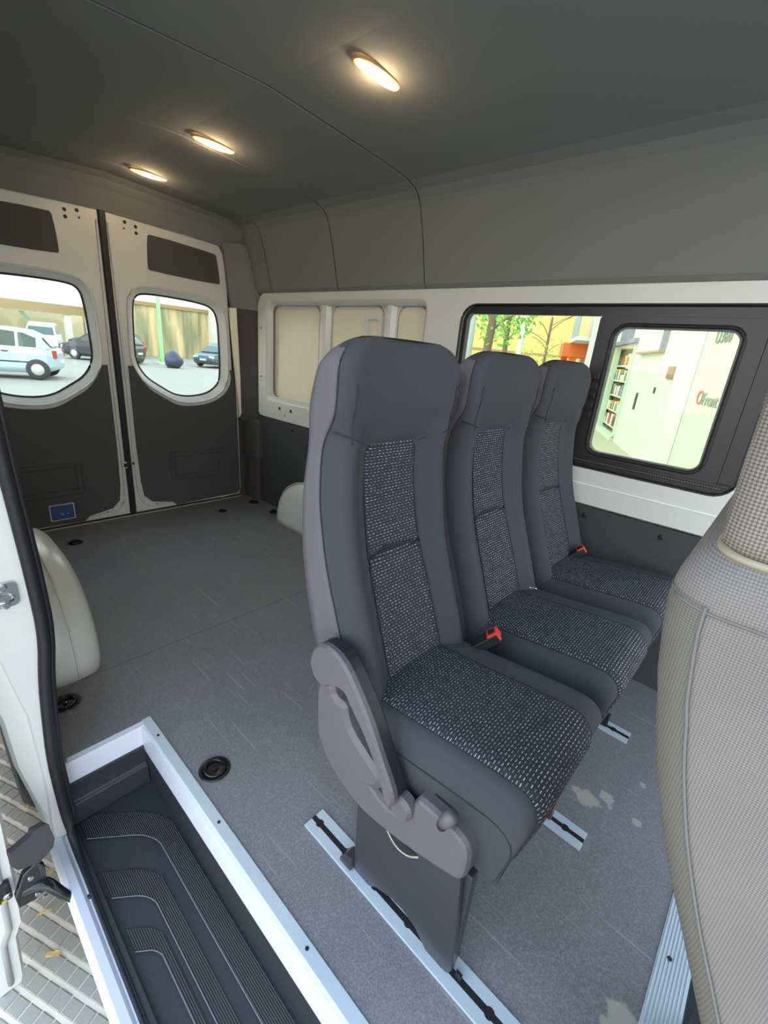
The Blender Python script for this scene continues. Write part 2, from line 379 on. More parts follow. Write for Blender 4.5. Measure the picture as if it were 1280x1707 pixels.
for z in [ -.2,-.12,-.02,.09,.18,.24,.28,.34,.41,.46,.56,.68,.8,.93,1.2,1.62]:
    IN_, OUT_, RID_ = (sorted(T) for T in (IN, OUT, RID))
    xi, xo, xr = interp(IN_, z), interp(OUT_, z), interp(RID_, z)
    rows.append([Vector((xi+.012,1.19,z)), Vector((xi,1.178,z)), Vector((xr+.004,1.180,z)), Vector((xr,1.188,z)), Vector((xo+.008,1.195,z)), Vector((xo,1.21,z)), Vector((xo,1.30,z)), Vector((xi+.012,1.30,z))])
MB().loft(rows).build('door_jamb', WHITE, wl, smooth=False)
box('inner_panel', (.0,1.30,-.0),(.045,3.1,.9), WHITE, wl)
box('inner_panel', (-.02,1.30,.9),(.03,3.1,1.5), SIDEP, wl)
# body side skin behind the opening, with the wheel opening left out below
MB().plate([[(1.28,-.2),(1.42,-.2),(1.50,-.02),(1.62,.12),(1.8,.22),(2.0,.25),(2.25,.2),(2.45,.05),(2.55,-.2),(3.15,-.2),(3.15,1.9),(1.28,1.9)]], lambda y,z:(interp(sorted(OUT),z)-.0,y,z), lambda y,z:(interp(sorted(OUT),z)+.03,y,z)).build('body_side', WHITE, wl)
sk = thing('door_striker', 'chrome door striker bolted on white pillar beside black rubber seal', 'latch', (-.005,1.176,.585))
MB().plate([rrect(-.032,-.030,.022,.030,.012)], lambda x,z:(x,0,z), lambda x,z:(x,-.004,z)).build('plate', CHROME, sk, bevel=.001)
MB().tube(smooth_path([(-.026,-.004,-.008),(-.024,-.022,-.008),(.006,-.024,-.008),(.012,-.004,-.008)],1), .0035, 8).build('loop', CHROME, sk, smooth=True)
for z in (.019, -.023):
    MB().lathe([(.0095,0),(.0095,-.004),(.006,-.0045)], (-.004,-.004,z), 'Y', 16).build('bolt', CHROME, sk, smooth=False)
# rear wheel seen under the body edge
wh = thing('rear_wheel', 'dark van tyre seen in the gap below the white door pillar', 'tyre', (.0,1.95,-.36))
MB().lathe([(.16,-.10),(.30,-.10),(.335,-.075),(.335,.075),(.30,.10),(.16,.10)], (.06,0,0), 'X', 36).build('tyre', BLACK, wh, smooth=True)
MB().lathe([(.02,-.06),(.17,-.09),(.17,.02),(.02,.02)], (.06,0,0), 'X', 28).build('rim', CHROME, wh)

# open sliding door standing outside, with its roller arm
sd = sroot('door_3')
DP = [(-.52,-.150),(-.495,-.144),(-.345,-.136),(-.30,-.118),(-.19,-.113),(.13,-.102),(.35,-.135),(.6,-.165),(1.2,-.17),(1.7,-.14)]
rows = []
for z, x in DP:
    rows.append([Vector((x,1.11,z)), Vector((x-.006,1.095,z)), Vector((x-.055,1.095,z)), Vector((x-.06,1.11,z)), Vector((x-.06,2.5,z)), Vector((x,2.5,z))])
MB().loft(rows).build('door_shell', WHITE, sd)
MB().tube([(x-.03,1.092,z) for z, x in DP[1:]], .007, 8).build('edge_seal', mat('grey_edge_seal', (150,150,148), .5), sd, smooth=True)
lt = thing('door_latch', 'black latch block with steel catch on the open sliding door edge', 'latch', at(4,1488,1,1.085))
MB().box((-.016,-.008,-.028),(.016,.008,.028)).build('body', BLACK, lt, bevel=.004)
MB().lathe([(.008,0),(.008,-.006),(.004,-.008)], (.006,-.008,-.006), 'Y', 12).build('catch', CHROME, lt)
MB().box((-.006,-.011,-.024),(.004,-.008,-.018)).build('release_tab', mat('yellow_tab', (196,170,50), .5), lt)
ar = thing('roller_arm', 'black metal roller arm joining the open sliding door to the white sill', 'bracket', at(60,1475,1,1.02))
O_ = Vector(ar.location)
def A(px, py, y): return Vector(at(px, py, 1, y))-O_
pth = smooth_path([A(45,1480,1.06), A(75,1470,1.03), A(98,1485,1.01), A(125,1500,.99), A(148,1497,.97), A(158,1490,.965)], 2)
MB().tube(pth, [.019-.011*min(1,i/(len(pth)-1)*1.4) for i in range(len(pth))], 10, flat=.7).build('arm', RING, ar, smooth=True)
q = [A(26,1500,1.05), A(38,1462,1.05), A(62,1438,1.04), A(76,1446,1.03), A(80,1482,1.03), A(60,1500,1.04), A(32,1515,1.05)]
MB().add([v for v in q]+[v+Vector((0,.02,0)) for v in q], [tuple(range(7)), tuple(range(13,6,-1))]+[(i,(i+1)%7,(i+1)%7+7,i+7) for i in range(7)]).build('hinge_plate', RING, ar, bevel=.003)
q = [A(20,1424,1.07), A(58,1392,1.04), A(58,1386,1.04), A(82,1373,1.02), A(92,1398,1.01), A(90,1412,1.01), A(66,1440,1.03), A(30,1452,1.06)]
MB().add([v for v in q]+[v+Vector((-.01,.03,-.01)) for v in q], [tuple(range(8)), tuple(range(15,7,-1))]+[(i,(i+1)%8,(i+1)%8+8,i+8) for i in range(8)]).build('rubber_guard', BLACK, ar, bevel=.003)
for (a, b) in ((50,1460),(62,1486),(75,1490)):
    MB().lathe([(.0055,0),(.0055,-.004)], A(a,b,1.03)+Vector((0,-.006,0)), 'Y', 12).build('rivet', CHROME, ar)

# ------------------------------------------------------------------ right-hand (far) wall
wr = sroot('wall_right')
fr0 = lambda y,z: (WX+.0,y,z); fr1 = lambda y,z: (WX+.02,y,z)
win_o = rrect(.075,.800,1.255,1.402,.075)
rec_o = rrect(1.455,.775,2.835,1.425,[.07,.05,.07,.07])
outer = [(-.5,.655),(2.90,.655)]+[(2.925,.68),(2.925,1.40)]+[(2.90,1.445),(2.86,1.467),(-.5,1.467)]
MB().plate([outer, win_o, rec_o], fr0, fr1).build('upper_frame', WHITE, wr, bevel=.004)
# shallow pressed ridges of the frame
for z in (.735,):
    MB().tube([(WX+.004,-.4,z),(WX+.004,1.2,z+.0),(WX+.004,1.32,z+.02)], .009, 8, flat=.5).build('pressed_ridge', WHITE, wr, smooth=True)
MB().loft([[Vector((WX+.001,y,z)) for y,z in offset(rec_o,.0)],[Vector((WX+.012,y,z)) for y,z in offset(rec_o,-.018)],[Vector((WX+.045,y,z)) for y,z in offset(rec_o,-.028)]], True, False).build('recess_edge', WHITE, wr, smooth=True)
MB().loft([[Vector((WX+.001,y,z)) for y,z in win_o],[Vector((WX+.02,y,z)) for y,z in offset(win_o,-.01)]], True, False).build('opening_edge', WHITE, wr, smooth=True)
box('outer_skin', (WX+.064,1.40,.60),(WX+.07,2.95,1.50), WHITE2, wr)
for (a, b) in ((2.225,2.315),(1.70,1.775)):
    MB().loft([[Vector((WX+.062,b,z)),Vector((WX+.035,b-.018,z)),Vector((WX+.03,(a+b)/2,z)),Vector((WX+.035,a+.018,z)),Vector((WX+.062,a,z))] for z in (.76,1.42)]).build('rib', WHITE, wr)
for (a, b, c, d) in ((2.335,2.80,.80,1.395),(1.80,2.205,.80,1.395),(1.50,1.68,.80,1.395)):
    P = rrect(a, c, b, d, .05); P2 = offset(P, -.006)
    MB().tube([(WX+.063,y,z) for y,z in P], .004, 6, closed=True).build('pressed_edge', WHITE, wr, smooth=True)
    MB().tube([(WX+.0635,y,z) for y,z in offset(P,.007)], .0018, 6, closed=True).build('sealant_line', mat('sealant', (120,112,88), .7) if not bpy.data.materials.get('sealant') else bpy.data.materials['sealant'], wr, smooth=True)
# window reflection on the glossy skin, modelled as a small frame by the rib
MB().plate([rrect(1.79,1.10,1.93,1.36,.01), rrect(1.82,1.13,1.90,1.33,.008)], lambda y,z:(WX+.046,y,z), lambda y,z:(WX+.063,y,z)).build('bracket_frame', WHITE, wr, bevel=.002)
for (y, z) in ((2.66,.735),(2.53,.735),(2.60,.695)):
    MB().lathe([(.011 if z > .7 else .004,0),(.011 if z > .7 else .004,-.003)], (WX-.0,y,z), 'X', 14).build('plug', DARKM, wr)
for (y, z) in ((2.885,1.25),(2.885,.93),(.85,.72)):
    MB().lathe([(.005,0),(.005,-.003)], (WX,y,z), 'X', 10).build('plug', DARKM, wr)
lp = MB().box((WX-.006,-.5,0),(WX+.01,2.92,.648)).build('lower_panel', SIDEP, wr, bevel=.002)
for y in (.52,.24,2.1,2.5):
    MB().lathe([(.010,0),(.010,-.003),(.005,-.006)], (WX-.006,y,.612), 'X', 14).build('screw', BLACK, wr)
# rear corner pillar
MB().loft([[Vector((1.76,2.925,z)),Vector((xa,2.935,z)),Vector((xa-.012,2.95,z)),Vector((xb,3.03,z)),Vector((xb,3.06,z)),Vector((1.79,3.06,z)),Vector((1.79,2.925,z))] for z, xa, xb in ((.60,1.735,1.665),(1.0,1.735,1.64),(1.36,1.725,1.62))]).build('pillar_upper', PILL, wr, smooth=False)
MB().loft([[Vector((1.76,2.925,z)),Vector((xa,2.935,z)),Vector((xa-.012,2.95,z)),Vector((xb,3.03,z)),Vector((xb,3.06,z)),Vector((1.79,3.06,z)),Vector((1.79,2.925,z))] for z, xa, xb in ((1.36,1.725,1.62),(1.46,1.71,1.60),(1.60,1.69,1.585),(1.74,1.64,1.56))]).build('pillar_top', HEAD, wr, smooth=False)
MB().loft([[Vector((1.785,2.83+a,z)),Vector((1.725,2.84+a,z)),Vector((1.705,2.86+a,z)),Vector((1.69,2.99,z)),Vector((1.69,3.06,z)),Vector((1.785,3.06,z))] for z, a in ((.335,.035),(.345,.03),(.60,.03),(.625,.05))]).build('pillar_cover', PILL, wr)
MB().loft([[Vector((1.775,2.89,z)),Vector((1.735,2.89,z)),Vector((1.72,2.905,z)),Vector((1.705,2.99,z)),Vector((1.705,3.06,z)),Vector((1.775,3.06,z))] for z in (0,.335)]).build('pillar_base', PILL, wr)
MB().lathe([(.008,0),(.008,-.006)], (1.722,2.92,.26), 'X', 12).build('pillar_bolt', CHROME, wr)
MB().add([(1.60,3.02,1.36),(1.632,3.00,1.36),(1.672,3.02,.66),(1.655,3.03,.62),(1.60,3.05,1.36),(1.632,3.05,1.36),(1.672,3.05,.66),(1.655,3.05,.62)],[(0,1,2,3),(4,7,6,5),(0,4,5,1),(1,5,6,2),(2,6,7,3),(3,7,4,0)]).build('pillar_flange', WHITE2, wr)
# outer bodywork behind the wall so no light leaks round it
MB().plate([[(-.5,-.2),(3.15,-.2),(3.15,1.98),(-.5,1.98)], win_o], lambda y,z:(WX+.072,y,z), lambda y,z:(WX+.09,y,z)).build('body_skin', WHITE, wr)

# windows in the far wall: fixed pane and sliding pane
w1 = sroot('window_1')
fx = rrect(.575,.848,1.228,1.366,[.03,.012,.012,.03])
MB().plate([offset(win_o,.004), rrect(.09,.848,1.228,1.366,.03)], lambda y,z:(WX+.012,y,z), lambda y,z:(WX+.04,y,z)).build('outer_frame', FRAMEB, w1, bevel=.004)
MB().tube([(WX+.006,y,z) for y,z in offset(win_o,.0)], .007, 8, closed=True).build('gasket', BLACK, w1, smooth=True)
MB().box((WX+.006,.10,1.362),(WX+.03,1.20,1.378)).box((WX+.004,.10,.815),(WX+.03,1.20,.822)).box((WX+.004,.10,.835),(WX+.03,1.2,.842)).build('slide_rail', FRAMEB, w1)
box('pane', (WX+.034,.10,.845),(WX+.038,1.23,1.368), GLASS, w1)
w2 = sroot('window_2')
pn_o = rrect(.135,.843,.640,1.362,.012); pn_i = rrect(.200,.872,.572,1.322,.035)
MB().plate([pn_o, pn_i], lambda y,z:(WX+.002,y,z), lambda y,z:(WX+.026,y,z)).build('sliding_frame', FRAMEB, w2, bevel=.004)
MB().tube([(WX+.002,y,z) for y,z in offset(pn_i,.012)], .0065, 8, closed=True).build('inner_gasket', BLACK, w2, smooth=True)
MB().tube([(WX+.004,y,z) for y,z in offset(pn_i,.0015)], .003, 6, closed=True).build('glazing_bead', mat('grey_bead', (104,102,98), .4), w2, smooth=True)
box('pane', (WX+.012,.19,.865),(WX+.016,.585,1.33), GLASS, w2)
for k, z in enumerate((1.15,1.115,1.08,1.045,1.01)):
    MB().box((WX-.008,.592,z-.012),(WX+.003,.628,z+.012)).build('latch_block', FRAMEB, w2, bevel=.002)
box('end_panel', (WX+.006,.09,.845),(WX+.02,.135,1.36), FRAMEB, w2, bevel=.002)
bs = MB()
for k in range(60): bs.box((WX+.002,.12+k*.0085,.826),(WX+.006,.1245+k*.0085,.831))
bs.build('slide_rack', mat('rack_grey', (96,92,92), .5), w2, kind='stuff')

# ------------------------------------------------------------------ headliner
PROF = [(.875,1.9),(1.0,1.893),(1.21,1.880),(1.34,1.872),(1.47,1.862),(1.56,1.850),(1.61,1.832),(1.645,1.802),(1.668,1.768),(1.69,1.709),(1.715,1.63),(1.735,1.55),(1.757,1.467)]
FULL = [(1.75-x, z) for x, z in PROF[::-1]] + PROF[1:]
PART = [(.10,1.845),(.16,1.858)]+[(x, z) for x, z in FULL if x > .2]
ce = sroot('ceiling')
G = .0028
for (y0, y1, P) in ((-.75,1.48-G,PART),(1.48+G,2.1-G,FULL),(2.1+G,2.745-G,FULL),(2.745+G,2.92,FULL)):
    rows = [[Vector((x,y,z)) for x,z in P]+[Vector((x*.98+.0175,y,z+.02)) for x,z in P[::-1]] for y in (y0,y0+.003,y1-.003,y1)]
    for r, d in ((rows[0],.003),(rows[-1],.003)):
        for i in range(len(P)): r[i] = r[i]+Vector((0,0,d))
    MB().loft(rows, True, False).build('headliner_panel', HEAD, ce, smooth=False)
MB().loft([[Vector((x,y,z+.012)) for x,z in FULL]+[Vector((x,y,z+.03)) for x,z in FULL[::-1]] for y in (1.47,2.95)], True, False).build('headliner_backing', BLACK, ce)
# rear header: headliner sweeping down to the top of the rear doors
rows = []
for y, zz in ((2.918,0),(2.96,.02),(3.00,.06),(3.03,.11),(3.05,.15)):
    rows.append([Vector((x, y, max(min(z, 1.9-zz*1.0), 0) if 0 else z-zz*max(0,(z-1.46))/.44)) for x, z in FULL]+[Vector((x, y+.0, 1.95)) for x, z in FULL[::-1]])
MB().loft(rows, True, False).build('rear_header', HEAD, ce, smooth=False)
MB().box((-.12,-1.0,1.95),(WX+.1,3.2,1.98)).box((-.12,1.25,1.55),(-.02,3.15,1.96)).box((.04,-.5,1.86),(.1,1.3,1.955)).build('roof_skin', WHITE, ce)
# lamps
lamp0 = None
for i, (x, y, lab) in enumerate(((1.0,1.13,'lit oval ceiling lamp nearest the camera, before the first headliner seam'),(.99,2.03,'lit oval ceiling lamp in the middle, between the two long headliner seams'),(.995,2.69,'lit oval ceiling lamp farthest away, closest to the rear doors'))):
    if lamp0 is None:
        lamp0 = thing('ceiling_lamp', lab, 'lamp', (x,y,1.8935), 0, 'oval lamps along the headliner')
        E_ = lambda a, b, z: [Vector((a*math.copysign(abs(math.cos(t))**.75, math.cos(t)), b*math.copysign(abs(math.sin(t))**.75, math.sin(t)), z)) for t in [2*PI*k/32 for k in range(32)]]
        MB().loft([E_(.093,.027,0),E_(.094,.028,-.004),E_(.088,.024,-.007),E_(.086,.022,-.003)], True, False).build('bezel', mat('lamp_bezel', (190,150,110), .4), lamp0, smooth=True)
        MB().loft([E_(.086,.022,-.004),E_(.080,.019,-.010),E_(.055,.012,-.0135)]).build('lens', LENS, lamp0, smooth=True)
        MB().loft([E_(.060,.014,-.0125),E_(.028,.008,-.0160)]).build('bulb_glow', BULB, lamp0, smooth=True)
    else: dup(lamp0, (x,y,1.8935), 0, lab)
for (x, y) in ((1.0,1.13),(.99,2.03),(.995,2.69)):
    l = bpy.data.lights.new('lamp_light', 'POINT'); l.energy = .5; l.color = (1,.72,.42); l.shadow_soft_size = .02
    o = bpy.data.objects.new('lamp_light', l); COL.objects.link(o); o.location = (x,y,1.855)

# ------------------------------------------------------------------ rear doors
wrr = sroot('wall_rear')
CXM = .8775
WO = [(1.058,1.372),(1.022,1.349),(1.004,1.302),(.994,1.082),(.995,.974),(1.045,.886),(1.132,.829),(1.213,.779),(1.314,.765),(1.442,.785),(1.52,.84),(1.547,.90),(1.547,1.121),(1.541,1.283),(1.505,1.348),(1.405,1.368),(1.197,1.376)]
WO = smooth_loop(WO, 2)
SILLO = [(.962,.955),(.985,.90),(1.04,.82),(1.12,.77),(1.209,.715),(1.304,.705),(1.439,.72),(1.546,.77),(1.60,.84),(1.612,.90),(1.600,.952)]
def rear_door(name, mir):
    X = (lambda x: 2*CXM-x) if mir else (lambda x: x)
    d = sroot(name)
    f = lambda y: (lambda x, z: (X(x), y, z))
    out = [(.897,.012),(1.655,.012),(1.667,.05),(1.655,.5),(1.620,.95),(1.60,1.45),(1.580,1.66),(1.555,1.715),(1.50,1.738),(1.30,1.742),(1.10,1.752),(1.02,1.760),(.897,1.760)]
    up_ = smooth_loop([(1.106,1.500),(1.095,1.515),(1.105,1.675),(1.120,1.692),(1.515,1.668),(1.530,1.655),(1.548,1.505),(1.54,1.490)],1)
    WB = offset(WO, .035)
    MB().plate([out, WB], f(3.060), f(3.085)).build('door_shell', WHITE, d, bevel=.003)
    MB().loft([[Vector((X(x),3.059,z)) for x,z in WB],[Vector((X(x),3.066,z)) for x,z in offset(WO,.026)],[Vector((X(x),3.098,z)) for x,z in WO]], True, False).build('window_reveal', WHITE, d, smooth=True)
    MB().tube([(X(x),3.057,z) for x,z in offset(WO,.040)], .006, 8, closed=True).build('pressed_ring', WHITE, d, smooth=True)
    MB().tube([(X(x),3.098,z) for x,z in WO], .006, 8, closed=True).build('window_gasket', BLACK, d, smooth=True)
    MB().plate([offset(WO,.004)], f(3.100), f(3.104)).build('pane', GLASS, d)
    MB().plate([offset(WO,.20) if 0 else out, offset(WO,.006)], f(3.106), f(3.112)).build('outer_skin', WHITE, d)
    MB().plate([up_], f(3.052), f(3.061)).build('upper_cover', DOORP, d, bevel=.003)
    # lower trim panel with the cut-out that follows the window
    pan = [(.935,.955)]+[(p.x,p.y) for p in smooth_path([(a,b,0) for a,b in SILLO],2)]+[(1.622,.95),(1.645,.6),(1.655,.055),(1.62,.034),(1.16,.022)]+[(1.13,.05),(1.00,.075),(.955,.12),(.942,.22),(.935,.45)]
    MB().plate([pan], f(3.046), f(3.058)).build('lower_cover', DOORP, d, bevel=.003)
    MB().tube([(X(x),3.050,z) for x,z in [(1.640,.94),(1.652,.5),(1.660,.06),(1.64,.03),(1.5,.018)]], .003, 6).build('panel_edge', WHITE, d, smooth=True)
    # outline of the storage pocket
    P = rrect(1.14,.205,1.52,.40,.02)
    MB().tube([(X(x),3.047,z) for x,z in P], .006, 6, closed=True).build('pocket_edge', DOORP, d, smooth=True)
    MB().tube([(X(x),3.0465,z) for x,z in offset(P,-.03)], .003, 6, closed=True).build('pocket_edge', DOORP, d, smooth=True)
    for (x, z, r) in ((.992,1.722,.009),(.985,1.690,.005),(1.048,1.712,.009),(1.048,1.680,.009),(.915,1.18,.004),(1.03,.050,.004),(1.07,.045,.003)):
        MB().lathe([(r,0),(r,-.002)], (X(x),3.060,z), 'Y', 12).build('hole_plug', DARKM, d)
    MB().tube(smooth_path([(X(.905),3.058,1.70),(X(.912),3.056,1.2),(X(.915),3.056,.6),(X(.912),3.056,.2),(X(.93),3.056,.09),(X(.985),3.056,.045)],2), .006, 6).build('edge_rib', WHITE, d, smooth=True)
    return d
d1 = rear_door('door_1', False); d2 = rear_door('door_2', True)
box('centre_gasket', (.862,3.050,.0),(.893,3.10,1.765), BLACK, wrr, bevel=.004)
MB().box((-.1,3.062,1.70),(WX+.08,3.13,1.98)).box((-.1,3.09,-.2),(WX+.08,3.13,.02)).box((1.64,3.062,-.1),(WX+.08,3.13,1.75)).box((-.1,3.062,-.1),(.115,3.13,1.75)).box((1.575,3.088,-.1),(WX+.08,3.13,1.75)).box((-.1,3.088,-.1),(.18,3.13,1.75)).build('rear_frame', PILL, wrr)
MB().box((.12,3.054,-.002),(1.66,3.062,.016)).build('bottom_gasket', BLACK, wrr)
MB().box((.835,3.035,.33),(.862,3.046,.37)).build('lock_plate', WHITE, d2, bevel=.002)
MB().box((.842,3.031,.338),(.872,3.040,.362)).build('lock_catch', BLACK, d2, bevel=.002)
MB().lathe([(.008,0),(.008,-.003)], (.905,3.054,.35), 'Y', 12).build('lock_hole', DARKM, d1)
MB().plate([rrect(.424,.055,.549,.153,.003)], lambda x,z:(x,3.0445,z), lambda x,z:(x,3.046,z)).build('sticker', STW, d2)
MB().plate([rrect(.429,.060,.544,.148,.002)], lambda x,z:(x,3.0435,z), lambda x,z:(x,3.0445,z)).build('sticker_field', STK, d2)
MB().plate([rrect(.475,.085,.492,.097,.003)], lambda x,z:(x,3.0430,z), lambda x,z:(x,3.0435,z)).plate([rrect(.505,.087,.520,.094,.003)], lambda x,z:(x,3.0430,z), lambda x,z:(x,3.0435,z)).build('sticker_mark', mat('sticker_pale_mark', (110,140,180), .5), d2)

# ------------------------------------------------------------------ wheel arches
def arch(name, side, label):
    x0 = .045 if side < 0 else WX-.007; s_ = 1 if side < 0 else -1
    t = thing(name, label, 'wheel arch', (x0, 2.02, 0))
    rows = []; depth, a, h = .215, .455, (.375 if side < 0 else .345)
    for inset, dx in [(i_, d_*(1 if side < 0 else .82)) for i_, d_ in ((0,0),(0,.10),(.004,.15),(.015,.18),(.035,.20),(.065,.212),(.12,depth))]:
        row = []
        for k in range(33):
            th = PI*k/32; c, n = math.cos(th), math.sin(th)
            row.append(Vector((s_*dx, (a-inset)*math.copysign(abs(c)**.80, c), (h-inset)*abs(n)**.80)))
        rows.append(row)
    MB().loft(rows, True, True).build('arch_shell', WHITE, t, smooth=True)
    rows = [[v.copy() for v in rows[1]], [v*1.0 for v in rows[1]]]
    MB().tube([(s_*.125, v.y*1.002, v.z*1.002+.001) for v in rows[0][:]], .003, 6).build('weld_seam', WHITE, t, smooth=True)
    return t
arch('wheel_arch', -1, 'white wheel arch beside the door pillar on the left edge of the floor')
arch('wheel_arch', 1, 'white wheel arch by the far wall, mostly hidden behind the nearest seat')

# ------------------------------------------------------------------ lashing rings sunk in the floor
ring0 = None
for i, (x, y, s_, rz, lab) in enumerate(((.333,.93,1.0,.6,'large black lashing ring beside the entry step corner'),(.105,1.476,1.0,.3,'black lashing ring on the floor in front of the left wheel arch'),
      (.473,2.787,.85,0,'small dark lashing ring alone near the left rear door'),(1.38,2.814,.7,0,'lashing ring in front of the right rear door panel'),(1.66,2.86,.9,.2,'lashing ring in the far corner at the pillar foot'),(1.67,2.59,.95,.2,'lashing ring between the far corner and the right wheel arch'))):
    if ring0 is None:
        ring0 = thing('lashing_ring', lab, 'tie-down ring', (x,y,0), rz, 'lashing rings in the van floor')
        MB().lathe([(.040,.0005),(.043,.003),(.039,.005),(.034,.003),(.024,.0015),(.012,.0012)], (0,0,0), n=28).build('cup', RING, ring0, smooth=True)
        MB().tube([(.027*math.cos(t), .027*math.sin(t), .0055+.006*max(0,math.sin(t))) for t in [2*PI*k/24 for k in range(24)]], .004, 8, closed=True).build('loop', RING, ring0, smooth=True)
        MB().box((-.012,-.031,.002),(.012,-.019,.010)).build('pivot', RING, ring0, bevel=.002)
        MB().lathe([(.008,0.001),(.008,.006),(.003,.008)], (0,0,0), n=12).build('screw', CHROME if 0 else RING, ring0)
    else:
        r = dup(ring0, (x,y,0), rz, lab); r.scale = (s_,)*3

# ------------------------------------------------------------------ floor rails
def rail(x0, x1, y0, y1, label):
    t = thing('floor_rail', label, 'rail', ((x0+x1)/2,(y0+y1)/2,0), 0, 'aluminium seat rails in the floor')
    w = (x1-x0)/2; h = (y1-y0)/2; s_ = .0065
    MB().box((-w,-h,.0),(-s_,h,.006)).box((s_,-h,0),(w,h,.006)).box((-s_,-h,0),(s_,h,.0012)).build('profile', ALU, t, bevel=.0012)
    mb = MB().box((-s_*.95,-h,.0012),(s_*.95,h,.0062))
    y = -h+.05
    while y < h-.02:
        mb.lathe([(.0105,.0058),(.0105,.0064)], (0,y,0), n=12); y += .10
    mb.build('slot', DARKM, t)
    return t
rail(.418,.479,.050,.625,'aluminium floor rail under the nearest seat by the entry step')
rail(.885,.945,.088,.62,'aluminium floor rail ending in front of the middle seat')
rail(1.360,1.418,.104,.62,'aluminium floor rail ending in front of the farthest seat')

# ------------------------------------------------------------------ passenger seats
YC = [(.40,.47),(.47,.49),(.55,.52),(.63,.552),(.73,.59),(.82,.613),(.90,.626),(.97,.630),(1.02,.618),(1.06,.606),(1.11,.604),(1.16,.603),(1.20,.602)]
YB = [(.40,.58),(.527,.64),(.577,.664),(.658,.689),(.768,.709),(.902,.712),(1.0,.705),(1.07,.697),(1.119,.683),(1.168,.665),(1.2,.66)]
HW = .188
def sm(a, b, v):
    v = max(0, min(1, (v-a)/(b-a))); return v*v*(3-2*v)
def front_y(u, z):
    au = abs(u); hd = sm(.985, 1.05, z)            # 1 in the head region
    bol = .030*sm(.50,.80,au)*(1-hd) + .020*au*au*hd
    drop = (.052*(1-hd)+.026*hd)*max(0, (au-.80)/.20)**2.2
    rec = .010*(1-sm(.40,.50,au))*(1-sm(.975,.995,z))*sm(0,.1,z)
    return spl(YC, z)-bol+drop+rec
def hw_at(z): return HW*(1-.035*sm(.86,.98,z)+.035*sm(.98,1.06,z))
def section(z, inx=0, iny=0):
    hw = hw_at(z)-inx; P = []
    N = 36
    yb = spl(YB, z)-iny
    for k in range(N+1):
        u = -1+2*k/N; u = math.copysign(abs(u)**.85, u)
        y = front_y(u, z)+iny; P.append(Vector((u*hw, min(y, yb-.01), z)))
    rr = .022
    for k in range(5):
        a = PI/2*k/4; P.append(Vector((hw-rr+rr*math.cos(a), yb-rr+rr*math.sin(a), z)))
    for k in range(7): 
        u = .8-1.6*k/6; P.append(Vector((hw*u, yb+.004*(1-u*u), z)))
    for k in range(5):
        a = PI/2+PI/2*k/4; P.append(Vector((-hw+rr+rr*math.cos(a), yb-rr+rr*math.sin(a), z)))
    return P
